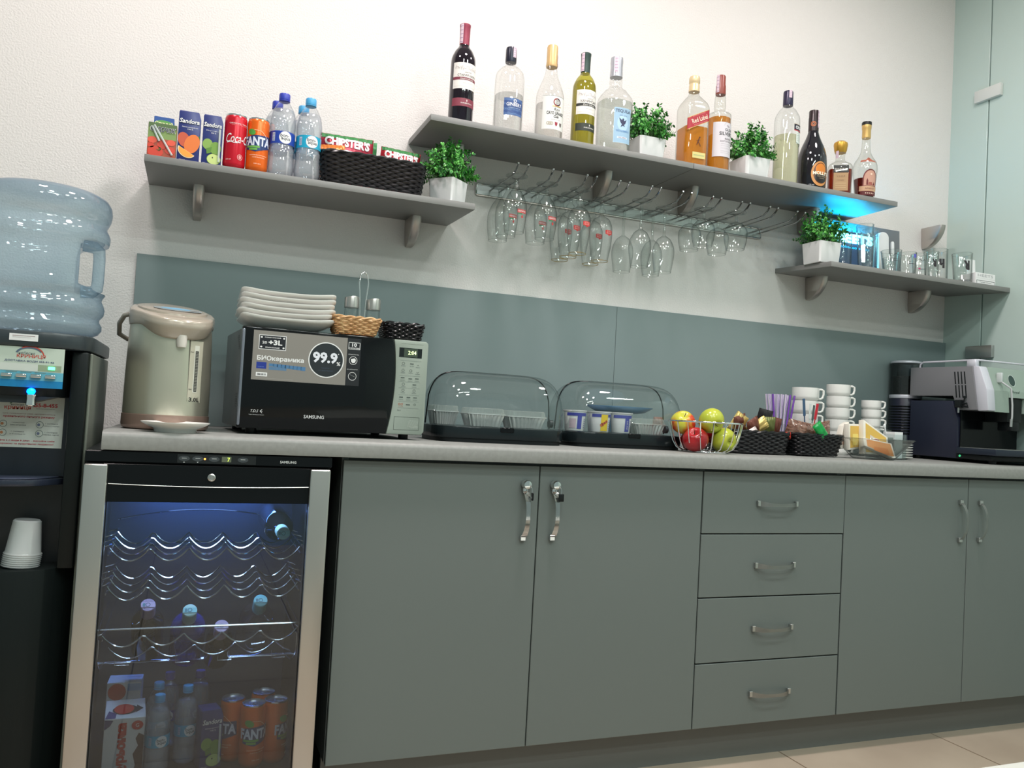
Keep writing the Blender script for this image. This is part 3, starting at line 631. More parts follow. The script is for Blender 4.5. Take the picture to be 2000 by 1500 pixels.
# tequila
a = Art(); tb = K(150, 182, 206, 0.5); td = K(48, 50, 82, 0.5)
a.rect(-0.030, 0.030, 0.020, 0.132, tb, 0).frame(-0.030, 0.030, 0.020, 0.132, 0.0012, K(176, 204, 222), 1)
a.text('TEQUILA', 0, 0.121, 0.052, td, 2, h=0.0115, bold=0.01)
a.ell(0, 0.083, 0.019, 0.026, K(170, 200, 224), 1)
a.poly([(-0.014, 0.100), (-0.004, 0.092), (-0.002, 0.098), (0.002, 0.098), (0.004, 0.090), (0.012, 0.096), (0.008, 0.082), (0.003, 0.078), (0.007, 0.072), (0.0, 0.075), (-0.008, 0.070), (-0.004, 0.079), (-0.009, 0.085)], td, 3)
a.text('TRES SOMBREROS', 0, 0.058, 0.046, K(66, 120, 180), 2, h=0.006).text('100% agave', 0, 0.107, 0.026, K(60, 90, 140), 2, h=0.004, shear=0.3).rect(-0.018, 0.018, 0.034, 0.040, K(200, 215, 228), 1).text('SILVER', 0, 0.037, 0.026, K(150, 80, 90), 2, h=0.0035)
sq = [0.9] * 5
bp = [(0.046, 0), (0.052, 0.004), (0.053, 0.010), (0.055, 0.10), (0.0555, 0.158)]; sp = smooth_prof([(0.0555, 0.158), (0.052, 0.180), (0.036, 0.203), (0.024, 0.213), (0.0205, 0.222), (0.0215, 0.236), (0.0185, 0.256)], 3)[1:]
bottle('tequila_bottle', 'clear wide-shouldered tequila bottle with pale blue label and silver neck', 'bottle', (1.677, -0.198, ZA), bp + sp, CLEARB,
       [(0.0205, 0.250), (0.0205, 0.262), (0.0195, 0.285), (0.0205, 0.300), (0.0195, 0.314), (0.002, 0.315)], M('silver_foil', rgb(176, 178, 186), 0.3, 0.4), sq=[0.45] * 5 + [max(0, 0.45 - 0.05 * k) for k in range(len(sp))], seg=40, sy=0.8,
       liq=(liquid('tequila', (0.93, 0.95, 0.93), (0.65, 0.7, 0.67)), 0.165), art=[('front_label', a, cyl(0.062, 0.0), 0.004)], stamp=(0.0208, 0.262, 0.312, -0.5))
# whisky, square
a = Art(); rl = K(166, 36, 50, 0.45); W = 0.0405
a.poly([(-W, 0.118), (W, 0.158), (W, 0.196), (-W, 0.156)], rl, 1).line([(-W, 0.1565), (W, 0.1965)], 0.0016, GOLD, 2).line([(-W, 0.1175), (W, 0.1575)], 0.0016, GOLD, 2)
a.text('Red Label', 0.002, 0.158, 0.062, K(232, 216, 196), 3, h=0.015, rot=0.43, bold=0.01).text('BLENDED SCOTCH WHISKY', 0.006, 0.1455, 0.054, K(222, 140, 140), 3, h=0.0028, rot=0.43).text('JOHNNIE WALKER', -0.002, 0.1715, 0.05, K(222, 140, 140), 3, h=0.0035, rot=0.43)
a.line([(0.003, 0.093), (-0.001, 0.082), (-0.006, 0.070)], 0.0032, K(70, 30, 20), 2).line([(-0.001, 0.082), (0.006, 0.072), (0.008, 0.066)], 0.0028, K(70, 30, 20), 2).ell(0.0045, 0.096, 0.0028, 0.0026, K(70, 30, 20), 2, n=10).line([(-0.008, 0.084), (0.007, 0.087)], 0.0016, K(70, 30, 20), 2)
a.rect(-0.020, 0.028, 0.026, 0.046, K(206, 196, 128), 1).rect(-0.016, 0.024, 0.034, 0.038, K(170, 176, 120), 2)
WH = glass('whisky_bottle_glass', (0.93, 0.93, 0.91), (0.35, 0.36, 0.33), 4)
bp = [(0.038, 0), (0.0425, 0.003), (0.043, 0.010), (0.043, 0.198)]; sp = smooth_prof([(0.043, 0.198), (0.0405, 0.218), (0.028, 0.238), (0.0185, 0.250), (0.0165, 0.264)], 4)[1:]
AMB = liquid('amber_whisky', (0.96, 0.62, 0.16), (0.75, 0.36, 0.05), 0.40, rgb(222, 146, 52))
bottle('whisky_bottle', 'tall square whisky bottle with slanted red label and ridged cream cap', 'bottle', (1.974, -0.195, ZA), bp + sp, WH,
       [(0.0185, 0.262), (0.0185, 0.268), (0.0178, 0.270), (0.0178, 0.284), (0.0168, 0.286), (0.0168, 0.290), (0.018, 0.292), (0.018, 0.309), (0.016, 0.314), (0.002, 0.3145)], M('cream_cap', rgb(214, 192, 150), 0.35, 0.2),
       sq=[0.9] * 4 + [max(0, 0.9 - 0.08 * k) for k in range(len(sp))], liq=(AMB, 0.135), art=[('front_label', a, lambda u, v, e: (u, -0.043 * max(1 - (abs(u) / 0.043) ** 6.5, 0.01) ** (1 / 6.5) - e - 0.0003, v), 0.003)], rz=-0.06)
a = Art(); gl = K(206, 202, 208, 0.6)
a.rect(-0.044, 0.044, 0.048, 0.165, gl, 0).ring(0.012, 0.150, 0.018, 0.0006, K(140, 134, 140), 1, a0=0.2 * PI, a1=0.95 * PI).text('The', 0.010, 0.152, 0.012, K(110, 90, 110), 2, h=0.006, shear=0.3)
a.text('GLEN', 0.013, 0.140, 0.032, INK, 2, h=0.009).text("SILVER'S", 0.006, 0.126, 0.056, INK, 2, h=0.0125, bold=0.015).text('BLENDED', 0.012, 0.109, 0.028, K(96, 84, 92), 2, h=0.0055).text('SCOTCH WHISKY', 0.008, 0.1, 0.052, K(96, 84, 92), 2, h=0.0055)
for z in (0.091, 0.084, 0.076, 0.066, 0.060): a.rect(-0.016, 0.032, z, z + 0.0008, K(170, 164, 170), 1)
bottle('whisky_bottle', 'round whisky bottle with white label, amber liquid and reddish brown cap', 'bottle', (2.076, -0.200, ZA),
       [(0.034, 0), (0.0388, 0.003), (0.0395, 0.01), (0.0395, 0.192)] + smooth_prof([(0.0395, 0.192), (0.0375, 0.201), (0.024, 0.207), (0.0185, 0.214), (0.0195, 0.232), (0.0182, 0.258), (0.0155, 0.278)], 3)[1:], WH,
       [(0.0168, 0.270), (0.0172, 0.274), (0.0165, 0.300), (0.0150, 0.305), (0.0150, 0.333), (0.0135, 0.336), (0.002, 0.336)], M('red_brown_cap', rgb(130, 56, 44), 0.4), liq=(AMB, 0.186), art=[('front_label', a, cyl(0.0398), 0.004)], stamp=(0.0176, 0.275, 0.335, -1.2))
# vermouth
a = Art(); a.rect(-0.004, 0.060, 0.188, 0.209, K(26, 26, 44), 0).rect(-0.004, 0.060, 0.186, 0.189, K(176, 40, 52), 1).rect(-0.0045, 0.060, 0.209, 0.2098, GOLD, 1).text('CINZANO', 0.028, 0.1985, 0.052, PLASTW, 2, h=0.011, bold=0.03)
c = Art(); c.rect(0.006, 0.060, 0.142, 0.183, K(214, 222, 216), 0)
for k in range(5): c.line([(0.010, 0.176 - 0.006 * k), (0.018, 0.179 - 0.006 * k), (0.030, 0.172 - 0.006 * k)], 0.0008, K(110, 120, 110), 1)
c.line([(0.004, 0.146), (0.016, 0.1425), (0.030, 0.1435), (0.050, 0.147)], 0.0016, K(70, 76, 74), 1)
bottle('vermouth_bottle', 'tall clear vermouth bottle with pale yellow drink and dark navy cap', 'bottle', (2.358, -0.200, ZA),
       [(0.037, 0), (0.0425, 0.003), (0.0435, 0.012), (0.0435, 0.222)] + smooth_prof([(0.0435, 0.222), (0.041, 0.245), (0.029, 0.268), (0.0185, 0.280), (0.016, 0.292)], 4)[1:], CLEARB,
       [(0.0170, 0.285), (0.0175, 0.288), (0.0170, 0.332), (0.0155, 0.337), (0.002, 0.3375)], M('dark_navy_cap', rgb(36, 30, 60), 0.3, 0.2), liq=(liquid('pale_vermouth', (0.95, 0.95, 0.82), (0.75, 0.76, 0.58), 0.28, rgb(218, 218, 186)), 0.175),
       art=[('front_label', a, cyl(0.0438), 0.004), ('lower_label', c, cyl(0.0438), 0.004)], stamp=(0.0178, 0.310, 0.337, -0.2))
# liqueur
a = Art(); br = K(178, 120, 66, 0.4)
a.ell(0.010, 0.050, 0.033, 0.044, K(196, 134, 72, 0.35), 0, n=36).ell(0.012, 0.052, 0.027, 0.037, K(92, 46, 20, 0.3), 1, n=32).ell(0.012, 0.066, 0.020, 0.020, K(206, 122, 40, 0.3), 2, n=24).ell(0.014, 0.036, 0.024, 0.018, K(24, 16, 18, 0.3), 2, n=24)
a.text("MOLLY'S", 0.014, 0.052, 0.062, K(236, 226, 204), 4, h=0.0125, bold=0.04).text('IRISH CREAM', 0.016, 0.041, 0.034, K(200, 180, 150), 4, h=0.0035).text('LIQUEUR', 0.016, 0.034, 0.022, K(200, 180, 150), 4, h=0.003)
a.text('17% vol', -0.020, 0.010, 0.018, K(190, 190, 190), 4, h=0.005)
c = Art(); c.ring(-0.004, 0.238, 0.0095, 0.003, K(190, 104, 60), 1, n=20).ring(-0.004, 0.238, 0.0045, 0.0015, K(210, 130, 80), 1, n=14)
bottle('liqueur_bottle', 'black glossy cream liqueur bottle with bronze oval label', 'bottle', (2.474, -0.200, ZA),
       [(0.042, 0), (0.047, 0.004), (0.0485, 0.012)] + smooth_prof([(0.0485, 0.012), (0.0505, 0.05), (0.0505, 0.09), (0.0480, 0.125), (0.0385, 0.158), (0.0255, 0.188), (0.0180, 0.212), (0.0170, 0.225)], 3)[1:], M('black_liqueur_glass', (0.008, 0.007, 0.012), 0.04, coat=0.4),
       [(0.0178, 0.214), (0.0178, 0.262), (0.0170, 0.265), (0.0172, 0.286), (0.016, 0.289), (0.002, 0.289)], M('dark_brown_foil', rgb(38, 22, 26), 0.3, 0.2), art=[('front_label', a, cyl(0.0509, -0.30), 0.003), ('neck_mark', c, cyl(0.0181, -0.5), 0.003)], stamp=(0.0181, 0.226, 0.288, 0.5))
# cognac flask
a = Art(); a.rect(-0.026, 0.026, 0.078, 0.104, K(34, 28, 30, 0.4), 0).text('SHABO', 0, 0.089, 0.044, K(226, 220, 210), 2, h=0.0095).ell(0, 0.099, 0.002, 0.002, PLASTW, 2, n=8)
a.rect(-0.025, 0.025, 0.012, 0.077, K(166, 132, 92, 0.5), 0).text('V.S.O.P', 0, 0.064, 0.028, K(120, 90, 60), 2, h=0.006).text('КОНЬЯК', 0, 0.050, 0.022, K(120, 90, 60), 2, h=0.004)
for z in (0.038, 0.030, 0.022): a.rect(-0.018, 0.018, z, z + 0.002, K(196, 166, 122), 1)
bp = [(0.034, 0), (0.039, 0.003), (0.040, 0.008), (0.042, 0.098)]; sp = smooth_prof([(0.042, 0.098), (0.038, 0.112), (0.022, 0.124), (0.0165, 0.130), (0.0160, 0.150), (0.0195, 0.160)], 3)[1:]
bottle('cognac_bottle', 'short square cognac flask with broad gold stopper', 'bottle', (2.600, -0.200, ZA), bp + sp, WH,
       [(0.0185, 0.158), (0.0215, 0.166), (0.0245, 0.186), (0.0235, 0.194), (0.016, 0.200), (0.002, 0.2005)], M('gold_stopper', rgb(196, 150, 60), 0.3, 0.6), sq=[0.8] * 4 + [max(0, 0.8 - 0.08 * k) for k in range(len(sp))], sy=0.8,
       rz=-0.60, liq=(liquid('red_cognac', (0.62, 0.16, 0.03), (0.35, 0.05, 0.01), 0.25, rgb(140, 46, 20)), 0.092), art=[('front_label', a, flat(-0.0346), None)], stamp=(0.0200, 0.135, 0.162, -0.7), capname='stopper')
# brandy
a = Art(); pk = K(196, 150, 132, 0.5); dr_ = K(110, 36, 34, 0.5)
a.ell(0.004, 0.074, 0.027, 0.034, dr_, 0, a0=0, a1=PI).rect(-0.023, 0.031, 0.044, 0.074, dr_, 0).ell(0.004, 0.074, 0.023, 0.029, pk, 1, a0=0, a1=PI).rect(-0.019, 0.027, 0.048, 0.074, pk, 1)
a.poly([(-0.010, 0.050), (-0.004, 0.050), (-0.004, 0.066), (-0.007, 0.074), (-0.010, 0.066)], dr_, 2).poly([(-0.004, 0.050), (0.012, 0.050), (0.010, 0.060), (-0.002, 0.060)], K(160, 90, 80), 2).poly([(0.013, 0.050), (0.023, 0.050), (0.018, 0.062)], dr_, 2).ell(0.006, 0.089, 0.004, 0.004, K(230, 200, 180), 3, n=12)
a.rect(-0.034, 0.036, 0.028, 0.046, K(200, 160, 128), 2).text('АРАРАТ', 0.004, 0.037, 0.036, dr_, 3, h=0.0065)
a.rect(-0.030, 0.034, 0.013, 0.027, K(92, 26, 30), 2)
for k in range(5): a.ell(-0.010 + 0.007 * k, 0.0205, 0.0022, 0.0022, K(222, 200, 180), 3, n=8)
c = Art(); c.rect(-0.034, 0.034, 0.135, 0.143, K(176, 96, 76), 0).poly([(-0.014, 0.143), (0.014, 0.143), (0.006, 0.152), (0, 0.1545), (-0.006, 0.152)], K(176, 96, 76), 0).ell(0, 0.1475, 0.003, 0.003, K(120, 40, 30), 1, n=10)
bottle('brandy_bottle', 'teardrop-shaped brandy bottle with gold neck and arched label at the right end', 'bottle', (2.717, -0.200, ZA),
       [(0.029, 0), (0.033, 0.003)] + smooth_prof([(0.033, 0.003), (0.036, 0.04), (0.0405, 0.09), (0.0425, 0.118), (0.0385, 0.140), (0.026, 0.160), (0.0175, 0.180), (0.0145, 0.205), (0.0138, 0.24)], 3)[1:], WH,
       [(0.0150, 0.232), (0.0155, 0.236), (0.0150, 0.262), (0.0165, 0.268), (0.0170, 0.278), (0.0168, 0.290), (0.002, 0.2905)], GOLD, liq=(liquid('dark_brandy', (0.42, 0.07, 0.03), (0.25, 0.02, 0.01), 0.3, rgb(96, 24, 20)), 0.078),
       rz=-0.35, art=[('front_label', a, lambda u, v, e: cyl(0.0345 + 0.0062 * min(v, 0.1) / 0.09 + 0.0003)(u, v, e), 0.004), ('shoulder_label', c, lambda u, v, e: ((0.0395 - (v - 0.135) * 0.75 + e) * math.sin(u / 0.0395), -(0.0395 - (v - 0.135) * 0.75 + e) * math.cos(u / 0.0395), v), 0.004)])
bk = [o for o in C.objects if o.get('label', '').startswith('teardrop')][0]
b = B(); b.lathe([(0.0172, 0.280), (0.0174, 0.290), (0.016, 0.2925), (0.002, 0.2925)], BLACKP, 24); b.done('cap_top', bk)

# ================================================================ JUICE, CANS, WATER
def carton(label, loc, w, h, d, art, body, rz=0.0, slope=False, extra=None):
    t = thing('juice_carton', label, 'juice carton', loc, rz)
    b = B()
    if slope: b.prism([(-w / 2, 0), (w / 2, 0), (w / 2, h * 0.86), (w / 2 - 0.006, h), (-w / 2 + 0.002, h), (-w / 2, h * 0.97)], 0, d, body, 'y', bev=0.0012)
    else: b.box(-w / 2, w / 2, 0, d, 0, h, body, 0.0012, 1)
    b.done('box', t); art.part('front_print', t, flat(0, 0, 0), None, 0.0004)
    if extra: extra(t)
    return t
NAVY = K(42, 52, 116, 0.35); ORG = K(226, 116, 44, 0.4); GRN = K(122, 164, 62, 0.4)
def straw(t, pts, r=0.0026):
    b = B(); b.tube(pts, r, glass('straw_film', (0.9, 0.95, 0.95), (0.6, 0.7, 0.7), 2, haze=0.55, hazecol=(0.85, 0.9, 0.88)), 8); b.done('straw', t)
def sandora(kind):
    a = Art(); w, h = 0.054 if kind == 'orange' else 0.049, 0.134; x0, x1 = -w / 2 + 0.0005, w / 2 - 0.0005
    a.text('Sandora', -0.001, h * 0.80, w * 0.92, INK, 3, h=0.0125, shear=0.2, bold=0.035).text('Sandora', -0.001, h * 0.80, w * 0.90, PLASTW, 4, h=0.0115, shear=0.2, bold=0.02)
    a.text('Апельсиновий сік' if kind == 'orange' else 'Яблучний сік', 0.001, h * 0.685, w * 0.72, PLASTW, 2, h=0.0035).text('100 %', 0.002, h * 0.645, w * 0.25, PLASTW, 2, h=0.0035)
    if kind == 'orange':
        a.ell(-0.012, 0.058, 0.0145, 0.0195, K(196, 82, 50, 0.4), 1, a=0.3).ell(0.008, 0.049, 0.018, 0.026, K(224, 116, 46, 0.4), 2, a=-0.35).poly([(0.012, 0.066), (0.0265, 0.073), (0.0265, 0.052), (0.022, 0.055)], K(60, 110, 60), 1)
        a.ell(-0.004, 0.030, 0.0225, 0.0175, K(240, 220, 180), 3, a=-0.5, a0=PI, a1=2 * PI).ell(-0.004, 0.0295, 0.020, 0.015, K(238, 160, 60), 4, a=-0.5, a0=PI, a1=2 * PI)
    else:
        a.ell(-0.011, 0.056, 0.0125, 0.0145, K(130, 164, 74, 0.4), 1).ell(0.009, 0.047, 0.0135, 0.0175, K(112, 152, 56, 0.4), 2).poly([(-0.014, 0.044), (0.000, 0.050), (-0.002, 0.034), (-0.012, 0.030)], K(88, 132, 44), 3)
        a.ell(0.006, 0.018, 0.0165, 0.0135, K(196, 212, 130, 0.4), 3).ell(0.006, 0.018, 0.0175, 0.0145, K(110, 150, 60), 2).ell(0.003, 0.022, 0.0015, 0.0022, INK, 4, n=8)
    a.text('250 мл', -0.014, 0.005, 0.014, PLASTW, 5, h=0.003)
    return a
carton('blue juice carton with printed oranges, taller neighbour of the tomato carton', (0.4175, -0.255, zB(-0.25)), 0.054, 0.134, 0.045, sandora('orange'), NAVY, slope=True)
carton('blue juice carton with green apples and a wrapped white straw on its front', (0.4745, -0.255, zB(-0.25)), 0.049, 0.134, 0.045, sandora('apple'), NAVY, slope=True, extra=lambda t: straw(t, [(0.018, -0.0034, 0.012), (0.017, -0.0034, 0.098)]))
a = Art(); w, h = 0.068, 0.0895; x0, x1 = -w / 2 + 0.0005, w / 2 - 0.0005
a.rect(x0, x1, h * 0.55, h - 0.0005, K(124, 148, 84, 0.4), 0).rect(x0, x1, h * 0.85, h - 0.0005, K(80, 104, 60, 0.4), 1).rect(x0, x1, 0.0005, h * 0.55, K(168, 76, 52, 0.4), 0)
for (x, y, r) in ((-0.024, 0.044, 0.011), (0.022, 0.042, 0.010), (0.002, 0.034, 0.013), (-0.014, 0.014, 0.0185), (0.020, 0.022, 0.0125), (-0.026, 0.030, 0.008)): a.ell(max(x0 + r, min(x1 - r, x)), max(r * 0.8, y), r, r * 0.8, K(206, 62, 42, 0.35) if y < 0.04 else K(222, 84, 60, 0.35), 2)
a.poly([(-0.008, 0.026), (-0.002, 0.020), (-0.014, 0.022), (-0.006, 0.018), (0.0, 0.024)], K(60, 110, 40), 4)
a.text('садочок', 0.001, h * 0.80, 0.060, PLASTW, 5, h=0.016, bold=0.035).text('садочок', 0.001, h * 0.80, 0.058, K(36, 34, 66), 6, h=0.0145, bold=0.01)
carton('small tomato juice carton with a clear straw across its front, far left', (0.354, -0.258, zB(-0.25)), w, h, 0.045, a, K(150, 96, 60, 0.4), extra=lambda t: straw(t, [(-0.006, -0.0042, 0.042), (-0.024, -0.0042, 0.077), (-0.020, -0.0042, 0.082), (0.026, -0.0042, 0.010)]))
a = Art(); a.rect(-0.024, 0.024, 0.05, 0.1365, K(40, 84, 156, 0.4), 0).ell(0, 0.116, 0.025, 0.012, K(96, 160, 80), 1).text('Сочный', 0, 0.119, 0.044, K(240, 236, 190), 2, h=0.011, bold=0.03)
carton('blue and green juice carton standing behind the tomato juice carton', (0.3515, -0.150, zB(-0.12)), 0.050, 0.137, 0.045, a, K(40, 84, 156, 0.4))

def can(label, loc, col, art, rz=0.0, tint=None):
    t = thing('drink_can', label, 'can', loc, rz)
    b = B(); b.lathe([(0.021, 0.0), (0.0235, 0.001), (0.0280, 0.010), (0.0285, 0.014), (0.0285, 0.132), (0.0280, 0.136), (0.0262, 0.1405)], col, 32); b.done('can_body', t, smooth=50)
    b = B(); b.lathe([(0.0262, 0.1402), (0.0268, 0.1425), (0.0268, 0.1445), (0.0255, 0.1448), (0.0245, 0.141), (0.001, 0.141)], M('can_aluminium', (0.75, 0.75, 0.76), 0.25, 1.0), 32, close=False)
    b.lathe([(0.008, 0.1412), (0.008, 0.1422), (0.0052, 0.1424), (0.0052, 0.1412)], SATIN, 14, 0, -0.006, sy=1.4, close=False); b.done('lid', t, smooth=40)
    if art: art.part('print', t, cyl(0.0287), 0.003)
    return t
CRED = M('can_red', rgb(200, 22, 44), 0.25, 0.25); CORG = M('can_orange', rgb(232, 104, 26), 0.25, 0.25)
a = Art()
a.text('ORIGINAL TASTE', 0.008, 0.118, 0.052, PLASTW, 1, h=0.0035).rect(-0.012, 0.034, 0.1135, 0.1140, K(240, 150, 150), 1)
a.text('Coca-Cola', 0.016, 0.079, 0.082, PLASTW, 1, h=0.024, shear=0.35, bold=0.005).line([(-0.022, 0.0665), (-0.012, 0.069), (-0.004, 0.0665), (0.006, 0.067)], 0.002, PLASTW, 1)
a.ring(0.014, 0.030, 0.0075, 0.001, K(240, 190, 190), 1).ell(0.014, 0.030, 0.004, 0.005, K(230, 150, 150), 1, n=12).text('330 мл', -0.016, 0.022, 0.014, K(250, 220, 220), 1, h=0.0035)
can('red cola can with white script lettering between the apple juice and the orange can', (0.531, -0.243, zB(-0.243)), CRED, a)
fn = Art(); fb = K(34, 56, 110, 0.3)
fn.poly([(-0.034, 0.092), (-0.004, 0.096), (0.034, 0.098), (0.036, 0.066), (0.018, 0.060), (-0.006, 0.052), (-0.034, 0.058)], fb, 1)
fn.text('FANTA', -0.003, 0.080, 0.074, K(212, 218, 234), 3, h=0.024, bold=0.04).rect(-0.032, 0.004, 0.0625, 0.0675, K(104, 170, 70), 2).rect(-0.024, -0.002, 0.056, 0.061, K(104, 170, 70), 2)
fn.ell(-0.019, 0.104, 0.011, 0.008, K(78, 158, 62), 3, a=-0.35).line([(-0.012, 0.110), (0.006, 0.108), (0.018, 0.098), (0.024, 0.090)], 0.0012, K(250, 210, 170), 2)
fn.text('СОКОВМІСНИЙ НАПІЙ', 0.002, 0.043, 0.046, K(250, 220, 190), 2, h=0.003).text('З АПЕЛЬСИНОМ', 0.002, 0.037, 0.032, K(250, 220, 190), 2, h=0.003).text('330 мл', 0.0, 0.020, 0.018, K(250, 220, 190), 2, h=0.003)
fanta = can('orange soda can beside the blue-capped water bottles on the shelf', (0.5885, -0.243, zB(-0.243)), CORG, fn)

WPROF = [(0.018, 0.0), (0.026, 0.001), (0.0335, 0.010), (0.0355, 0.022), (0.0345, 0.045), (0.0335, 0.060), (0.0350, 0.075), (0.0325, 0.080), (0.0330, 0.084), (0.0330, 0.120), (0.0335, 0.124)] + smooth_prof([(0.0335, 0.124), (0.0345, 0.136), (0.0340, 0.155), (0.0295, 0.178), (0.0200, 0.197), (0.0135, 0.207), (0.0125, 0.212)], 3)[1:] + [(0.0125, 0.216)]
def water(label, loc, capcol, labcol, group=None, withart=True, size=1.0):
    t = thing('water_bottle', label, 'bottle', loc, 0.0, group)
    b = B(); b.lathe(WPROF, PET, 36, shape=lambda p: (p[0], p[1], p[2] + (0.004 * max(0, math.cos(5 * math.atan2(p[1], p[0]))) if p[2] < 0.004 else 0))); b.done('bottle_body', t, smooth=60)
    b = B(); b.lathe([(0.0145, 0.2115), (0.0148, 0.214), (0.0148, 0.2265), (0.0138, 0.229), (0.001, 0.2292)], capcol, 30); b.lathe([(0.0135, 0.2075), (0.0150, 0.2085), (0.0150, 0.2105), (0.0135, 0.2112)], capcol, 30); b.done('cap', t)
    b = B(); b.lathe([(max(r - 0.0022, 0.003), z + (0.002 if z < 0.001 else 0)) for r, z in WPROF if z < 0.186], glass('still_water', (0.95, 0.96, 0.97), (0.72, 0.76, 0.80), 2.5, 0.5, 0.22, (0.93, 0.93, 0.95)), 36); b.done('water', t, smooth=60)
    a = Art()
    for k in range(4): a.rect(-0.104 + 0.052 * k, -0.052 + 0.052 * k, 0.085, 0.119, labcol, 0)
    if withart:
        a.ell(0.006, 0.102, 0.0168, 0.0165, PLASTW, 1, n=28).text('bon-', 0.004, 0.1072, 0.023, K(24, 32, 50), 2, h=0.0095, bold=0.01).text('aqua', 0.007, 0.0968, 0.025, K(24, 32, 50), 2, h=0.0088, bold=0.01)
        a.rect(-0.0305, -0.022, 0.091, 0.114, K(190, 205, 225), 1)
        for k in range(6): a.rect(-0.0300, -0.0225, 0.093 + 0.0033 * k, 0.094 + 0.0033 * k, K(90, 110, 150), 2)
    a.part('wrap_label', t, cyl(0.0335), 0.004)
    return t
BCAP = K(48, 62, 172, 0.35); LCAP = K(74, 164, 214, 0.35); BLAB = K(36, 66, 160, 0.3); LLAB = K(34, 160, 196, 0.3)
water('clear water bottle with dark blue cap and label at the front beside the orange can', (0.651, -0.238, zB(-0.238)), BCAP, BLAB)
water('clear water bottle with dark blue cap, mostly hidden behind the other dark-capped one', (0.640, -0.163, zB(-0.163)), BCAP, BLAB)
wb = water('clear water bottle with light blue cap and turquoise label at the front of the shelf', (0.7215, -0.238, zB(-0.238)), LCAP, LLAB)
water('clear water bottle with light blue cap, mostly hidden behind the turquoise-labelled one', (0.7115, -0.163, zB(-0.163)), LCAP, LLAB)

# ================================================================ BASKETS
def basket(name, label, loc, w, d, h, flare, mat, rows, r=0.0038, rz=0.0, seg=88, n=6.0, cat='basket'):
    t = thing(name, label, cat, loc, rz)
    def P(s, k, off=0.0):
        a = 2 * PI * s; f = (abs(math.cos(a)) ** n + abs(math.sin(a)) ** n) ** (-1 / n); q = flare + (1 - flare) * k
        return (math.cos(a) * f * (w / 2 * q + off), math.sin(a) * f * (d / 2 * q + off))
    b = B()
    for j in range(rows):
        k = (j + 0.5) / rows; z = 0.004 + (h - 0.008) * k
        b.tube([(*P(i / seg, k, 0.0022 * math.sin(PI * i / 2 + PI * j)), z + 0.0006 * math.sin(i * 2.1 + j)) for i in range(seg)], r, mat, 5, True)
    b.done('woven_sides', t, smooth=60)
    b = B(); ns = seg // 4
    for i in range(ns): b.tube([(*P((i + 0.5) / ns, 0.02), 0.003), (*P((i + 0.5) / ns, 0.5), h * 0.5), (*P((i + 0.5) / ns, 1.0), h - 0.003)], r * 0.7, mat, 5)
    b.done('stakes', t, smooth=60)
    b = B()
    for ph in (0, PI): b.tube([(*P(i / seg, 1.0, 0.0028 * math.cos(i * 0.8 + ph)), h - 0.001 + 0.0028 * math.sin(i * 0.8 + ph)) for i in range(seg)], r * 0.95, mat, 5, True)
    b.done('braided_rim', t, smooth=60)
    b = B(); b.faces([(*P(i / 40, 0.0, -0.002), 0.003) for i in range(40)], [tuple(range(40))], mat); b.done('base', t, smooth=0)
    return t
BLKW = M('black_wicker', (0.010, 0.010, 0.012), 0.28); TANW = noisy(M('tan_wicker', rgb(205, 160, 112), 0.5), rgb(188, 140, 92), rgb(218, 178, 130), 40)
basket('wicker_basket', 'large black wicker basket of snack bags on the lower left shelf', (0.906, -0.172, zB(-0.17)), 0.300, 0.190, 0.090, 0.93, BLKW, 13, 0.0042, rz=0.0, seg=120)
basket('wicker_basket', 'small tan wicker basket lying on top of the microwave', (0.848, -0.400, 1.1405), 0.124, 0.10, 0.046, 0.80, TANW, 7, 0.0028, seg=64)
basket('wicker_basket', 'small black wicker basket on top of the microwave', (0.978, -0.372, 1.1405), 0.108, 0.11, 0.044, 0.86, BLKW, 7, 0.0028, seg=64)
basket('wicker_basket', 'black wicker basket of wrapped chocolates beside the wire bowl of apples', (2.122, -0.355, 0.8803), 0.236, 0.18, 0.070, 0.90, BLKW, 10, seg=96)
basket('wicker_basket', 'black wicker basket of biscuit packets between the chocolates and the glass bowl', (2.352, -0.365, 0.8803), 0.196, 0.17, 0.070, 0.82, BLKW, 10, seg=92)

def packet(name, label, cat, loc, w, h, d, mat, crimp, rx=0.0, ry=0.0, rz=0.0, art=None, seed=0, group=None):
    """pillow packet standing in its x-z plane, crimped at the top and bottom"""
    t = thing(name, label, cat, loc, rz, group, rx, ry); rnd = random.Random(seed); ph = [rnd.uniform(0, 6) for _ in range(6)]
    def f(sgn):
        def g(u, v):
            x, z = (u - 0.5) * w, v * h; e = max(0.0, 1 - abs(2 * v - 1) ** 4) * max(0.0, 1 - abs(2 * u - 1) ** 3) ** 0.8
            wr = 0.06 * d * (math.sin(u * 17 + ph[0]) + math.sin(v * 13 + u * 7 + ph[1])) * e + (0.10 * d * math.sin(u * 40 + ph[2]) * (1 - e) if crimp else 0)
            return (x * (1 - 0.05 * e), sgn * (d / 2 * e + wr * 0.6 * sgn), z)
        return g
    b = B(); b.grid(f(-1), 22, 16, mat); b.grid(f(1), 22, 16, mat); bmesh.ops.remove_doubles(b.bm, verts=b.bm.verts[:], dist=0.0002); b.done('wrapper', t, smooth=60)
    if art:
        g = f(-1); art.part('print', t, lambda u, v, e: (lambda p: (p[0], p[1] - e * 2, p[2]))(g(u / w + 0.5, v / h)), w / 24)
    return t
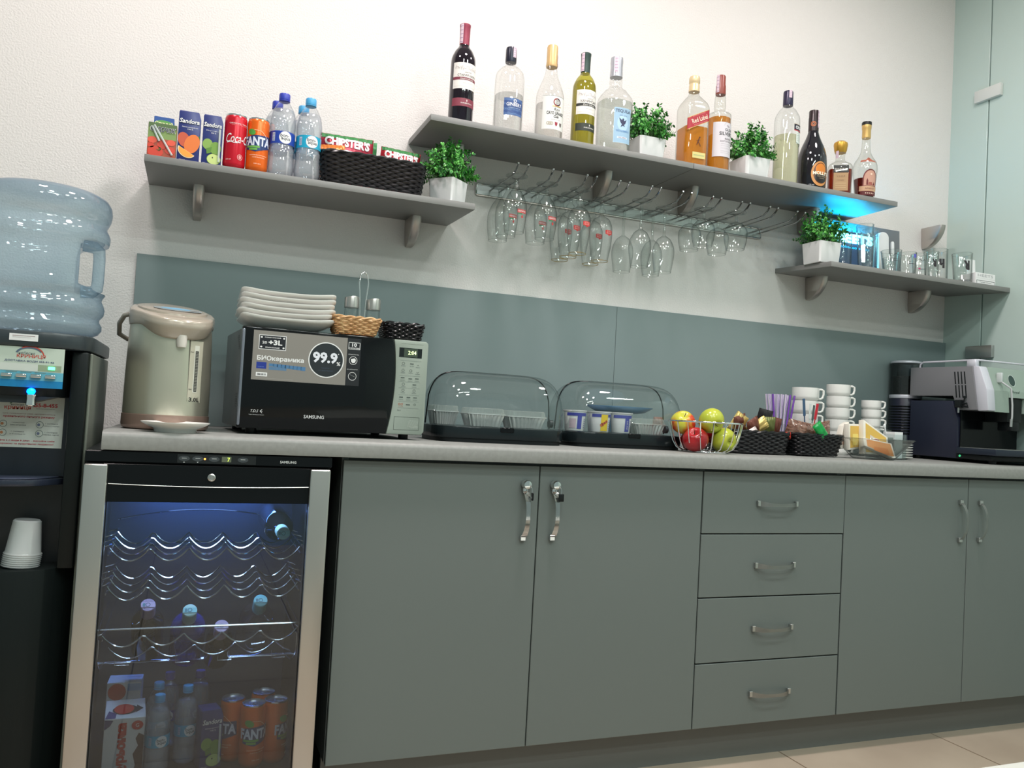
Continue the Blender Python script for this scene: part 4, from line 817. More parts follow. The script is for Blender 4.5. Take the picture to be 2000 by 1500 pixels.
def chips_art(w, h, ytxt):
    a = Art(); a.text("CHIPSTER'S", 0, ytxt, w * 0.86, PLASTW, 3, h=h * 0.17, bold=0.05, rot=-0.03); a.rect(-w * 0.48, w * 0.48, h * 0.92, h * 0.995, K(40, 120, 60), 1)
    for k in range(7): a.ell(w * (-0.1 + 0.07 * k), h * (0.42 + 0.03 * (k % 2)), w * 0.05, h * 0.05, K(236, 200, 130), 2, n=12, a=k)
    return a
FOILR = M('red_foil', rgb(176, 34, 48), 0.28, 0.3); FOILP = M('crimson_foil', rgb(168, 44, 66), 0.28, 0.3)
packet('chips_bag', 'larger crimson crisps bag standing at the left in the black shelf basket', 'snack bag', (0.836, -0.165, ZB + 0.006), 0.150, 0.152, 0.05, FOILP, True, rx=0.12, ry=0.0, rz=-0.05, art=chips_art(0.150, 0.152, 0.130), seed=1)
packet('chips_bag', 'red crisps bag at the right in the black shelf basket', 'snack bag', (0.985, -0.175, ZB + 0.006), 0.118, 0.136, 0.05, FOILR, True, rx=0.12, rz=0.0, ry=0.05, art=chips_art(0.118, 0.136, 0.114), seed=2)
packet('chips_bag', 'green-edged crisps bag behind the crimson one in the shelf basket', 'snack bag', (0.850, -0.115, ZB + 0.006), 0.165, 0.165, 0.04, M('green_foil', rgb(44, 110, 60), 0.28, 0.3), True, rx=0.05, seed=3)
packet('chips_bag', 'orange snack bag end sticking out at the left corner of the shelf basket', 'snack bag', (0.800, -0.215, ZB + 0.006), 0.075, 0.110, 0.03, M('orange_foil', rgb(214, 120, 50), 0.28, 0.3), True, ry=-0.12, seed=4)

# ================================================================ PLANTS
LEAF = [M('leaf_green', rgb(58, 140, 50), 0.4), M('leaf_light_green', rgb(98, 178, 78), 0.4), M('leaf_deep_green', rgb(32, 98, 40), 0.4)]
def plant(label, loc, rz, seed, pw=0.100, ph=0.074, spread=0.090, hh=0.128):
    t = thing('potted_plant', label, 'plant', loc, rz)
    b = B(); q = 0.88; r = pw / 2
    prof = [(r * q * 0.97, 0), (r * q, 0.002), (r * 0.99, ph - 0.002), (r, ph), (r * 0.94, ph), (r * 0.93, ph - 0.008), (0.002, ph - 0.008)]
    def sqr(p):
        m_ = max(abs(p[0]), abs(p[1])) or 1; l = math.hypot(p[0], p[1]); e = 14.0; f = (abs(p[0] / l) ** e + abs(p[1] / l) ** e) ** (-1 / e) if l > 1e-6 else 1
        return (p[0] * f, p[1] * f, p[2])
    b.lathe(prof, PLASTW, 56, shape=sqr, close=True); b.done('pot', t, smooth=30)
    rnd = random.Random(seed); bs = B(); bl = B(); SM = K(60, 96, 44, 0.5)
    for k in range(125):
        th = rnd.uniform(0, 2 * PI); el = math.acos(rnd.uniform(0.02, 1.0)); L = rnd.uniform(0.75, 1.05)
        d = Vector((math.sin(el) * math.cos(th) * spread, math.sin(el) * math.sin(th) * spread, math.cos(el) * hh)) * L
        p0 = Vector((rnd.uniform(-0.02, 0.02), rnd.uniform(-0.02, 0.02), ph - 0.006)); p1 = p0 + d * 0.55 + Vector((0, 0, 0.02)); p2 = Vector((d.x, d.y, ph + max(d.z, 0.002)))
        pts = [p0.lerp(p1, s).lerp(p1.lerp(p2, s), s) for s in (0, 0.25, 0.5, 0.75, 1)]
        bs.tube(pts, 0.0007, SM, 4)
        for s in (0.45, 0.58, 0.70, 0.80, 0.90, 1.0):
            c = p0.lerp(p1, s).lerp(p1.lerp(p2, s), s); dn = (p2 - p1).normalized()
            for e in (0, 1):
                az = rnd.uniform(0, 2 * PI) + e * PI; sd = dn.cross(Vector((math.cos(az), math.sin(az), 0.3))).normalized()
                ax = (sd + dn * 0.5).normalized(); nn = ax.cross(dn).normalized(); L2 = rnd.uniform(0.011, 0.0175) * (1.1 - 0.35 * s); W2 = L2 * 0.34
                q0 = c; a1 = c + ax * L2 * 0.35; a2 = c + ax * L2 * 0.7; a3 = c + ax * L2
                vs = [q0, a1 + nn * W2 - dn * 0.001, a2 + nn * W2 * 0.85, a3, a2 - nn * W2 * 0.85, a1 - nn * W2 - dn * 0.001, (a1 + a2) / 2 + dn * 0.0012]
                bl.faces(vs, [(0, 1, 6), (1, 2, 6), (2, 3, 6), (3, 4, 6), (4, 5, 6), (5, 0, 6)], rnd.choice(LEAF))
    bs.done('stems', t); bl.done('leaves', t, smooth=0, recalc=False)
    return t
plant('bushy green plant in a white pot at the right end of the lower left shelf', (1.138, -0.195, zB(-0.195)), 0.72, 11, 0.088)
plant('bushy green plant in a white pot between the tequila and the square whisky bottle', (1.802, -0.192, ZA), 0.0, 12, 0.100, 0.066)
plant('bushy green plant in a white pot between the whisky and the vermouth bottle', (2.213, -0.192, ZA), 0.0, 13, 0.104, 0.068)
plant('darker bushy plant in a white pot on the lower right shelf below the high shelf', (2.528, -0.205, zS(-0.2)), 0.0, 14, 0.100, 0.074)

# ================================================================ HANGING GLASSES
t = thing('glass_rack', 'chrome wall rack of paired rods for hanging stemware under the high shelf', 'rack', (0, 0, 0))
b = B(); b.box(1.290, 2.412, -0.0045, -0.0004, 1.672, 1.704, M('rack_plate', (0.50, 0.52, 0.51), 0.35, 0.9), 0.001, 1); b.done('wall_bar', t)
b = B(); b.tube([(1.291, -0.006, 1.670), (2.411, -0.006, 1.670), (2.414, -0.006, 1.673), (2.414, -0.006, 1.703), (2.411, -0.006, 1.706), (1.291, -0.006, 1.706), (1.288, -0.006, 1.703), (1.288, -0.006, 1.673)], 0.0028, CHROME, 8, True); b.done('wire_frame', t, smooth=40)
ZR = 1.690
for i in range(10):
    x = 1.353 + 0.1157 * i
    for s in (-0.0165, 0.0165):
        b = B(); b.tube([(x + s, -0.006, ZR), (x + s, -0.19, ZR), (x + s, -0.215, ZR + 0.003), (x + s, -0.236, ZR + 0.014), (x + s, -0.250, ZR + 0.026)], 0.0028, M('rod_chrome', (0.36, 0.36, 0.36), 0.12, 1.0), 8)
        b.ball((x + s, -0.2505, ZR + 0.0265), 0.0036, CHROME, 1); b.done('rod', t)
LOGO = K(190, 40, 40, 0.4)
def logo_round(R_, flipz, kind):
    a = Art()
    if kind == 'tulip':
        a.poly([(-0.016, flipz + 0.008), (0.016, flipz + 0.008), (0.016, flipz - 0.003), (-0.016, flipz - 0.003)], LOGO, 1).text('STAROPRAMEN', 0, flipz + 0.0025, 0.028, PLASTW, 2, h=0.006, rot=PI)
        a.rect(-0.014, 0.000, flipz - 0.008, flipz - 0.0035, K(60, 120, 80, 0.4), 1).poly([(0.000, flipz - 0.008), (-0.0035, flipz - 0.015), (0, flipz - 0.020), (0.0035, flipz - 0.015)], LOGO, 1)
    else:
        a.poly([(-0.015, flipz + 0.007), (-0.010, flipz + 0.009), (0.010, flipz + 0.009), (0.015, flipz + 0.007), (0.014, flipz - 0.005), (0.004, flipz - 0.007), (0, flipz - 0.011), (-0.004, flipz - 0.007), (-0.014, flipz - 0.005)], LOGO, 1)
        a.text('STELLA', 0, flipz + 0.0045, 0.021, K(240, 200, 190), 2, h=0.004, rot=PI).text('ARTOIS', 0, flipz - 0.0012, 0.021, K(240, 200, 190), 2, h=0.004, rot=PI)
    return a
def stem(label, x, y, rows, seg=36, logo=None, gold=None, group=None):
    t = thing('hanging_glass', label, 'glass', (x, y, ZR + 0.0029), 0.0, group)
    b = B(); b.lathe([(r, -z) for r, z in rows], CLEAR, seg, close=False); b.done('glass_bowl', t, smooth=60)
    if gold: 
        b = B(); r, z = rows[-1]; b.tube([(r * math.cos(2 * PI * i / 36), r * math.sin(2 * PI * i / 36), -z) for i in range(36)], 0.0009, M('gold_rim', rgb(180, 150, 70), 0.3, 0.8), 5, True); b.done('gold_rim', t)
    else:
        b = B(); r, z = rows[-1]; b.tube([(r * math.cos(2 * PI * i / 36), r * math.sin(2 * PI * i / 36), -z) for i in range(36)], 0.0006, CLEAR, 4, True); b.done('rim', t)
    if logo:
        kind, R_, z = logo; logo_round(R_, -z, kind).part('printed_logo', t, cyl(R_ + 0.0004, 0.30), 0.003)
    return t
TULIP = [(0.001, 0.001), (0.034, 0.0), (0.0345, 0.002), (0.012, 0.005), (0.006, 0.012), (0.0055, 0.028), (0.010, 0.038)] + smooth_prof([(0.010, 0.038), (0.024, 0.060), (0.0345, 0.088), (0.0365, 0.115), (0.034, 0.145), (0.030, 0.176)], 4)[1:]
CHAL = [(0.001, 0.001), (0.033, 0.0), (0.0335, 0.002), (0.012, 0.006), (0.006, 0.016), (0.006, 0.030), (0.013, 0.038), (0.013, 0.044), (0.006, 0.050), (0.008, 0.056)] + smooth_prof([(0.008, 0.056), (0.026, 0.068), (0.036, 0.090), (0.0380, 0.118), (0.035, 0.160), (0.0275, 0.208)], 4)[1:]
WGL = [(0.001, 0.001), (0.033, 0.0), (0.0335, 0.0015), (0.010, 0.004), (0.0045, 0.012), (0.0038, 0.060), (0.0045, 0.094)] + smooth_prof([(0.0045, 0.094), (0.022, 0.108), (0.034, 0.132), (0.0375, 0.158), (0.034, 0.190), (0.029, 0.222)], 4)[1:]
BRG = [(0.001, 0.001), (0.034, 0.0), (0.0345, 0.0015), (0.010, 0.004), (0.005, 0.010), (0.0045, 0.032)] + smooth_prof([(0.0045, 0.032), (0.022, 0.040), (0.037, 0.060), (0.0395, 0.082), (0.036, 0.108), (0.031, 0.128)], 4)[1:]
SX = lambda i: 1.353 + 0.1157 * i
stem('front red-logo tulip glass in the leftmost slot of the rack', SX(0), -0.200, TULIP, logo=('tulip', 0.0355, 0.118))
stem('middle tulip glass behind the front one in the leftmost slot', SX(0), -0.128, TULIP, logo=('tulip', 0.0355, 0.118))
stem('rearmost tulip glass near the wall in the leftmost slot', SX(0), -0.055, TULIP)
stem('front red-logo tulip glass in the second slot from the left', SX(1), -0.168, TULIP, logo=('tulip', 0.0355, 0.118))
stem('tulip glass behind the front one in the second slot', SX(1), -0.092, TULIP, logo=('tulip', 0.0355, 0.118))
stem('front gold-rimmed beer chalice in the third slot', SX(2), -0.170, CHAL, logo=('chal', 0.0385, 0.118), gold=True)
stem('middle gold-rimmed beer chalice in the third slot', SX(2), -0.100, CHAL, logo=('chal', 0.0385, 0.118), gold=True)
stem('rearmost gold-rimmed beer chalice by the wall in the third slot', SX(2), -0.035, CHAL, logo=('chal', 0.0385, 0.118), gold=True)
stem('front gold-rimmed beer chalice in the fourth slot', SX(3), -0.100, CHAL, logo=('chal', 0.0385, 0.118), gold=True)
stem('rear gold-rimmed beer chalice in the fourth slot', SX(3), -0.032, CHAL, logo=('chal', 0.0385, 0.118), gold=True)
stem('front long-stemmed wine glass, the largest of the four plain ones', SX(4), -0.160, WGL)
stem('rear long-stemmed wine glass just right of the beer chalices', SX(4), -0.042, WGL)
stem('front long-stemmed wine glass furthest to the right', SX(5), -0.118, WGL)
stem('rear long-stemmed wine glass by the wall in the sixth slot', SX(5), -0.040, WGL)
stem('front squat brandy glass in the seventh slot', SX(6), -0.178, BRG)
stem('rear squat brandy glass in the seventh slot', SX(6), -0.095, BRG)
stem('front squat brandy glass at the right end of the hanging row', SX(7), -0.200, BRG)
stem('rear squat brandy glass in the eighth slot', SX(7), -0.095, BRG)

# ================================================================ LOWER RIGHT SHELF
def on_s(name, label, cat, x, y, group=None, rz=0.0): return thing(name, label, cat, (x, y, zS(y) + 0.0003), rz, group, DS)
CY = M('cyan_led', (0.0, 0.65, 1.0), 0.4, emit=3.2)
t = on_s('display_stand', 'grey display board with glowing cyan lettering behind the beer glasses', 'display', 0, -0.080)
b = B(); b.box(2.60, 3.030, 0.0, 0.012, 0.0, 0.205, K(112, 116, 120, 0.5), 0.001, 1); b.done('backboard', t)
b = B(); b.box(2.64, 2.862, -0.050, -0.001, 0.0, 0.148, K(90, 120, 170, 0.4), 0.004); b.box(2.64, 2.862, -0.050, -0.044, 0.148, 0.152, K(120, 150, 190, 0.4)); b.done('light_box', t)
a = Art(); a.text('HEETS', 2.751, 0.125, 0.185, M('cyan_letters', (0.25, 0.95, 1.0), 0.4, emit=6.0), 1, h=0.036, bold=0.06).text('tobacco sticks', 2.755, 0.092, 0.14, M('cyan_small_letters', (0.0, 0.6, 1.0), 0.4, emit=2.0), 1, h=0.010)
a.part('glowing_letters', t, flat(-0.0505, 0, 0), None, 0.0006)
b = B(); b.box(2.662, 2.85, -0.040, -0.010, 0.1485, 0.1515, M('cyan_tube', (0.0, 0.55, 1.0), 0.4, emit=60.0)); b.done('light_tube', t)
t = on_s('electronic_holder', 'white rounded pocket charger standing upright with a cyan-lit edge', 'charger', 2.903, -0.130)
b = B(); pts = [(-0.025, 0)] + [(-0.025 * math.cos(PI * k / 12), 0.160 + 0.020 * math.sin(PI * k / 12)) for k in range(13)] + [(0.025, 0)]; b.prism(pts, 0.004, 0.026, PLASTW, 'y', bev=0.003); b.done('case', t)
b = B(); b.box(-0.030, -0.0255, 0.006, 0.024, 0.004, 0.160, M('pale_cyan_edge', (0.25, 0.85, 1.0), 0.4, emit=1.2), 0.001, 1); b.done('lit_edge', t)
t = on_s('electronic_holder', 'slim white pen-shaped holder standing right of the pocket charger', 'charger', 2.948, -0.122)
b = B(); b.lathe([(0.006, 0.0), (0.0072, 0.002), (0.0072, 0.088), (0.0062, 0.089), (0.0062, 0.091), (0.0072, 0.092), (0.0070, 0.142), (0.005, 0.147), (0.001, 0.148)], PLASTW, 20); b.done('holder_body', t)
def tumbler(name, label, x, y, r0, r1, h, art=None, group=None, facet=0, sqz=None):
    t = on_s(name, label, 'glass', x, y, group)
    rows = [(0.001, 0.0008), (r0 - 0.002, 0.0), (r0, 0.002), (r0 + (r1 - r0) * 0.5, h * 0.5), (r1, h), (r1 - 0.0018, h), (r0 - 0.002, 0.014), (r0 - 0.006, 0.010), (0.001, 0.011)]
    b = B(); b.lathe(rows, CLEAR, facet or 36, close=False); b.done('glass_wall', t, smooth=20 if facet else 60)
    b = B(); b.lathe([(r0 - 0.004, 0.0008), (r0 - 0.0012, 0.003), (r0 - 0.0022, 0.009), (r0 - 0.006, 0.0095)], CLEARB, 28); b.done('thick_base', t, smooth=30)
    b = B(); b.tube([(r1 * math.cos(2 * PI * i / 32), r1 * math.sin(2 * PI * i / 32), h) for i in range(32)], 0.0008, CLEAR, 4, True); b.done('rim', t)
    if art: art.part('printed_mark', t, lambda u, v, e: cyl(r0 + (r1 - r0) * v / h + 0.0005, -0.42)(u, v, e), 0.003)
    return t
def gothic(s, w, h, z, col=INK):
    a = Art(); a.text(s, 0.0, z, w, col, 1, h=h, bold=0.07, flip=True); return a
tumbler('beer_glass', 'tall beer glass beside the plant, leftmost in front of the glowing sign', 2.662, -0.175, 0.024, 0.030, 0.150)
tumbler('beer_glass', 'tallest faceted beer glass in front of the middle of the glowing letters', 2.712, -0.225, 0.025, 0.031, 0.165, facet=12)
tumbler('beer_glass', 'tall beer glass in front of the last glowing letter', 2.772, -0.185, 0.026, 0.031, 0.158)
def badge():
    a = Art(); a.ring(0.004, 0.058, 0.011, 0.0012, INK, 1, a0=0, a1=PI).text('Jameson', 0.004, 0.050, 0.020, INK, 1, h=0.004).rect(-0.008, 0.016, 0.042, 0.0435, INK, 1); return a
tumbler('tumbler', 'whisky tumbler with a small black badge in front of the white charger', 2.842, -0.220, 0.030, 0.036, 0.086, badge())
tumbler('tumbler', 'tumbler with a violet-tinted badge just right of the badge tumbler', 2.925, -0.215, 0.028, 0.033, 0.088, badge().rect(0.012, 0.024, 0.066, 0.080, K(90, 90, 190), 2))
tumbler('tumbler', 'small plain shot tumbler behind the badge tumblers', 2.885, -0.165, 0.018, 0.021, 0.070)
def flourish():
    a = Art(); a.line([(-0.014, 0.064), (-0.008, 0.070), (-0.004, 0.062), (0.002, 0.060), (0.006, 0.067), (0.012, 0.062)], 0.002, INK, 1).line([(-0.012, 0.030), (0.010, 0.030)], 0.002, K(60, 60, 70), 1).ell(-0.010, 0.033, 0.004, 0.003, K(190, 60, 110), 2, n=10); return a
tumbler('tumbler', 'slim tumbler with a black flourish and a pink dot', 2.985, -0.215, 0.023, 0.027, 0.092, flourish())
tumbler('tumbler', 'slim tumbler with black gothic lettering left of the wide ones', 3.040, -0.220, 0.023, 0.027, 0.105, gothic('R', 0.016, 0.030, 0.060))
tumbler('tumbler', 'wide highball glass with large black gothic letter, nearer the wall', 3.105, -0.190, 0.034, 0.038, 0.125, gothic('h', 0.020, 0.036, 0.066))
tumbler('tumbler', 'wide highball glass with large black gothic letter beside the white card', 3.170, -0.245, 0.032, 0.036, 0.112, gothic('R', 0.022, 0.036, 0.062))
t = on_s('card', 'narrow white card standing upright behind the flat white pack', 'card', 3.252, -0.215); b = B(); b.box(-0.022, 0.022, 0, 0.003, 0, 0.105, PLASTW); b.done('card_sheet', t, smooth=0)
t = on_s('cigarette_pack', 'flat white pack lying at the right end of the lower right shelf', 'pack', 3.247, -0.281)
b = B(); b.box(-0.050, 0.052, 0, 0.07, 0.0, 0.044, PLASTW, 0.001, 1); b.done('pack_body', t)
a = Art(); a.text('HEETS', 0.0, 0.034, 0.080, K(170, 172, 176), 1, h=0.010).rect(-0.049, 0.051, 0.0225, 0.023, K(190, 190, 190), 1).frame(-0.047, 0.047, 0.001, 0.015, 0.0015, K(70, 74, 80), 1).text('Куріння вбиває', 0, 0.008, 0.06, K(120, 120, 124), 1, h=0.005)
a.part('printed_front', t, flat(0))

# ================================================================ ON THE WORKTOP
ZT = 0.8803
# kettle
CH = M('champagne_metal', rgb(206, 202, 184), 0.33, 0.80); CHP = M('champagne_plastic', rgb(174, 164, 150), 0.22, 0.15, coat=0.4)
t = thing('thermo_pot', 'champagne electric thermo pot with a water gauge on the left end of the worktop', 'kettle', (0.411, -0.375, ZT), 0.26)
b = B(); b.lathe([(0.0965, 0.036), (0.0972, 0.040), (0.0965, 0.12), (0.0945, 0.20), (0.0925, 0.246)], CH, 64, close=True); b.done('steel_body', t, smooth=50)
b = B(); b.lathe([(0.090, 0.0), (0.097, 0.004), (0.099, 0.012), (0.0985, 0.035), (0.094, 0.037)], M('rose_band', rgb(160, 134, 122), 0.3, 0.5), 64); b.done('base_band', t, smooth=50)
def ktop(y): return 0.288 + 0.22 * y                                  # the top slopes down towards the front
def beak(u, v):
    a = 2 * PI * u; ca, sa = math.cos(a), math.sin(a); fr = max(0.0, -sa - 0.45) / 0.55; fr = fr * fr * (3 - 2 * fr)
    prof = [(0.93, 0.0), (1.0, 0.05), (1.02, 0.25), (1.03, 0.6), (1.01, 0.88), (0.95, 1.0)]
    k = v * 5; i = min(int(k), 4); f = k - i; rr = prof[i][0] + (prof[i + 1][0] - prof[i][0]) * f; h_ = prof[i][1] + (prof[i + 1][1] - prof[i][1]) * f
    R0 = 0.0945 + 0.020 * fr * (0.35 + 0.65 * min(1, h_ * 1.8)); y = R0 * sa; z0 = 0.244 - 0.030 * fr; z1 = ktop(y)
    return (R0 * rr * ca, R0 * rr * sa, z0 + (z1 - z0) * h_)
b = B(); b.grid(beak, 72, 15, CHP)
for v_, zc_ in ((1.0, ktop(0)), (0.0, 0.243)): b.faces([beak(i / 72, v_) for i in range(72)] + [(0, 0, zc_)], [(i, (i + 1) % 72, 72) for i in range(72)], CHP)
bmesh.ops.remove_doubles(b.bm, verts=b.bm.verts[:], dist=0.0003); b.done('spout_collar', t, smooth=60)
TL = lambda z: (lambda u, v, e: (u, v, ktop(v) + z + e))
b = B(); b.lathe([(0.080, -0.002), (0.079, 0.004), (0.060, 0.0075), (0.001, 0.008)], CHP, 56, 0, 0.0, shape=lambda p: (p[0], p[1], ktop(p[1]) + p[2])); b.done('lid', t, smooth=50)
a = Art(); a.ell(0.004, -0.030, 0.056, 0.030, K(150, 158, 160, 0.3), 0, n=32).ell(0.0, -0.024, 0.034, 0.016, K(120, 172, 204, 0.4), 1, n=24).ell(0.040, -0.036, 0.012, 0.007, K(110, 110, 104), 1)
a.part('pump_panel', t, TL(0.0082), 0.01)
b = B(); b.lathe([(0.010, 0.196), (0.012, 0.206), (0.012, 0.224)], K(220, 214, 206, 0.3), 18, 0, -0.098); b.done('nozzle', t)
b = B()
hp = [(-0.090, 0.02, 0.272), (-0.101, 0.035, 0.268), (-0.106, 0.062, 0.250), (-0.100, 0.088, 0.226), (-0.078, 0.104, 0.216), (0.0, 0.114, 0.214), (0.078, 0.104, 0.216), (0.100, 0.088, 0.226), (0.106, 0.062, 0.250), (0.101, 0.035, 0.268), (0.090, 0.02, 0.272)]
b.tube(hp, 0.0058, CHP, 10); b.done('carry_handle', t, smooth=60)
a = Art(); gc = 0.040
a.frame(gc - 0.019, gc + 0.019, 0.060, 0.215, 0.0008, K(120, 116, 104), 0).rect(gc - 0.018, gc + 0.018, 0.061, 0.214, K(186, 182, 164, 0.35), 0)
a.rect(gc - 0.0065, gc + 0.0065, 0.092, 0.203, K(212, 212, 200, 0.3), 1).rect(gc - 0.0040, gc + 0.0050, 0.094, 0.190, K(34, 32, 30, 0.3), 2)
for k in range(26): a.rect(gc - 0.0030, gc + 0.0040, 0.0955 + 0.0036 * k, 0.0972 + 0.0036 * k, K(150, 150, 140), 3)
a.text('3.0L', gc, 0.075, 0.029, K(20, 20, 20), 2, h=0.0100, bold=0.02).text('MAX', gc - 0.0125, 0.187, 0.008, INK, 2, h=0.003).text('MIN', gc - 0.0125, 0.099, 0.008, INK, 2, h=0.003)
a.part('water_gauge', t, cyl(0.0966, 0.0), 0.006)
t = thing('saucer', 'white saucer in front of the thermo pot', 'saucer', (0.436, -0.532, ZT))
b = B(); b.lathe([(0.001, 0.003), (0.040, 0.0), (0.044, 0.0), (0.046, 0.008), (0.062, 0.015), (0.073, 0.021), (0.0735, 0.023), (0.060, 0.0185), (0.045, 0.012), (0.030, 0.008), (0.001, 0.007)], WHITE, 48, close=False); b.done('saucer_dish', t, smooth=60)

# microwave
t = thing('microwave', 'black-doored microwave oven with white and grey sticker, plates stacked on its top', 'microwave', (0, 0, 0))
MX0, MX1, MY, MZ0, MZ1 = 0.570, 1.041, -0.470, 0.8945, 1.140
b = B(); m = M('microwave_casing', rgb(104, 108, 108), 0.35, 0.4)
b.box(MX0 + 0.003, MX1 - 0.003, MY + 0.024, -0.12, MZ0, MZ1 - 0.002, m, 0.004)
for x in (MX0 + 0.04, MX1 - 0.04):
    for y in (MY + 0.05, -0.15): b.lathe([(0.012, 0.8803), (0.013, 0.883), (0.013, 0.896)], BLACKP, 16, x, y)
b.done('casing', t)
a = Art()
for j in range(7):
    for i in range(4): a.ell(0.030 + 0.008 * i + 0.005 * j, 1.088 + 0.0055 * j, 0.0022, 0.0016, BLACKP, 1, n=8)
for j in range(6):
    for i in range(5): a.ell(0.030 + 0.008 * i, 0.945 + 0.006 * j, 0.0025, 0.0015, BLACKP, 1, n=8)
a.part('vent_holes', t, lambda u, v, e: (MX0 + 0.003 - e, MY + 0.02 + u, v))
b = B()  # door with a curved right edge
def dedge(z): s = (z - (MZ0 + MZ1) / 2) / 0.1235; return 0.952 - 0.010 - 0.0 + 0.012 * (1 - s * s) + 0.004 * s
n = 16; pts = [(MX0, MZ0), (MX0, MZ1)] + [(dedge(MZ1 - (MZ1 - MZ0) * k / n), MZ1 - (MZ1 - MZ0) * k / n) for k in range(n + 1)]
b.prism(pts, MY, MY + 0.022, M('microwave_door_black', (0.005, 0.006, 0.007), 0.07, spec=0.28), 'y', bev=0.003); dm = b.done('door', t, smooth=30)
b = B(); b.box(MX0 - 0.0005, MX0 + 0.007, MY - 0.001, MY + 0.010, MZ0 + 0.006, MZ1 - 0.006, M('door_edge_highlight', (0.25, 0.27, 0.32), 0.15, 0.6), 0.003); b.done('edge_highlight', dm)  # paler sliver standing in for the highlight along the door's left edge
b = B(); PN = K(146, 156, 146, 0.4)
pts = [(dedge(MZ0 + (MZ1 - MZ0) * k / n) + 0.0015, MZ0 + (MZ1 - MZ0) * k / n) for k in range(n + 1)] + [(MX1 - 0.006, MZ1), (MX1, MZ1 - 0.006), (MX1, MZ0 + 0.008), (MX1 - 0.008, MZ0)]
b.prism(pts, MY + 0.001, MY + 0.023, PN, 'y', bev=0.002); pn = b.done('control_panel', t, smooth=30)
a = Art(); D = K(70, 78, 76); px0, px1 = 0.968, 1.029
a.rect(0.962, 1.024, 1.095, 1.120, K(22, 28, 28, 0.25), 0).rect(0.975, 1.012, 1.0965, 1.1185, K(66, 78, 66, 0.3), 1)
a.text('2:04', 0.997, 1.1080, 0.022, M('led_digits', (0.75, 1.0, 0.40), 0.4, emit=2.2), 3, h=0.0100)
a.rect(0.966, 1.027, 1.1305, 1.1310, K(110, 118, 110), 0)
for z in (1.0865, 1.047, 1.0310, 1.0150, 0.997, 0.980, 0.963): a.rect(0.966, 1.023, z, z + 0.0006, K(112, 124, 120), 0)
for (x, z, s) in ((0.975, 1.078, 'o'), (0.998, 1.078, 'm'), (1.015, 1.076, '^'), (0.975, 1.060, 'o'), (0.996, 1.060, 'o'), (1.015, 1.058, 'v'), (0.975, 1.041, 'u'), (0.996, 1.039, '='), (1.014, 1.040, '-'), (0.978, 1.024, 'o'), (1.008, 1.024, 'M'), (0.978, 1.008, 'o'), (1.008, 1.008, 'o'), (0.974, 0.990, '-'), (0.994, 0.990, '='), (1.012, 0.990, '-')):
    if s == 'o': a.ring(x, z + 0.001, 0.0038, 0.0008, D, 1, n=12)
    elif s in '^v':
        k = 1 if s == '^' else -1; a.line([(x - 0.003, z - 0.001 * k), (x, z + 0.002 * k), (x + 0.003, z - 0.001 * k)], 0.0008, D, 1)
    else: a.rect(x - 0.005, x + 0.005, z, z + 0.0022, D, 1)
    a.rect(x - 0.006, x + 0.006, z - 0.0055, z - 0.0043, K(120, 130, 126), 1)
a.ring(0.970, 0.973, 0.003, 0.0008, K(170, 90, 60), 1, n=12).ring(0.977, 0.973, 0.003, 0.0008, K(170, 90, 60), 1, n=12).text('СТОП', 0.974, 0.967, 0.012, K(150, 90, 70), 1, h=0.002).rect(0.988, 0.999, 0.971, 0.973, D, 1).ring(1.012, 0.973, 0.003, 0.0008, D, 1, n=12).text('Вкл.', 0.971, 0.957, 0.010, D, 1, h=0.003)
a.frame(0.958, 1.027, 0.906, 0.940, 0.0008, K(60, 66, 62), 0)
for k in range(9): a.line([(1.000 + 0.0026 * k, 0.911 + max(0, 0.004 - 0.002 * k)), (1.004 + 0.0026 * k, 0.917), (1.003 + 0.0026 * k, 0.935)][:2], 0.0008, K(176, 184, 174), 1).line([(0.996 + 0.003 * k, 0.914), (1.000 + 0.003 * k, 0.933)], 0.0008, K(170, 178, 168), 1)
a.part('keypad', pn, flat(MY + 0.001))
# the door stickers
a = Art(); SG = K(132, 128, 122, 0.45); BK = K(24, 26, 34, 0.4); W_ = K(226, 226, 226, 0.5)
sx, sz = 0.596, 1.132
P = lambda u, v: (sx + u, sz - v)
a.rect(sx, sx + 0.229, sz - 0.120, sz, SG, 0)
a.rect(sx + 0.013, sx + 0.078, sz - 0.0455, sz - 0.0100, W_, 1).rect(sx + 0.0145, sx + 0.0765, sz - 0.0440, sz - 0.0115, BK, 2)
a.text('20', sx + 0.0265, sz - 0.0285, 0.011, W_, 3, h=0.0065, bold=0.02).text('+3L', sx + 0.052, sz - 0.0275, 0.033, W_, 3, h=0.0125, bold=0.04)
a.text('РАЗМЕР ПРЕЖНИЙ', sx + 0.0455, sz - 0.0155, 0.038, W_, 3, h=0.0030, bold=0.03).text('ОБЪЕМ БОЛЬШЕ', sx + 0.0455, sz - 0.0400, 0.034, W_, 3, h=0.0030, bold=0.03)
for (u, v) in ((0.019, 0.016), (0.072, 0.016), (0.019, 0.0395), (0.072, 0.0395)): a.ell(sx + u, sz - v, 0.0026, 0.0022, W_, 3, n=8)
a.text('БИОкерамика', sx + 0.067, sz - 0.0675, 0.112, W_, 2, h=0.0145, bold=0.025)
a.rect(sx + 0.0105, sx + 0.034, sz - 0.0925, sz - 0.0765, K(30, 52, 140, 0.4), 1).text('Покрытие', sx + 0.021, sz - 0.0880, 0.014, K(130, 160, 220), 2, h=0.002)
for k in range(9): a.rect(sx + 0.040 + 0.0095 * k, sx + 0.052 + 0.0095 * k, sz - 0.0855 - 0.0007 * k, sz - 0.0785 - 0.0004 * k, K(72, 118, 160, 0.5), 1)
a.rect(sx + 0.040, sx + 0.082, sz - 0.094, sz - 0.087, K(84, 120, 154, 0.5), 1)
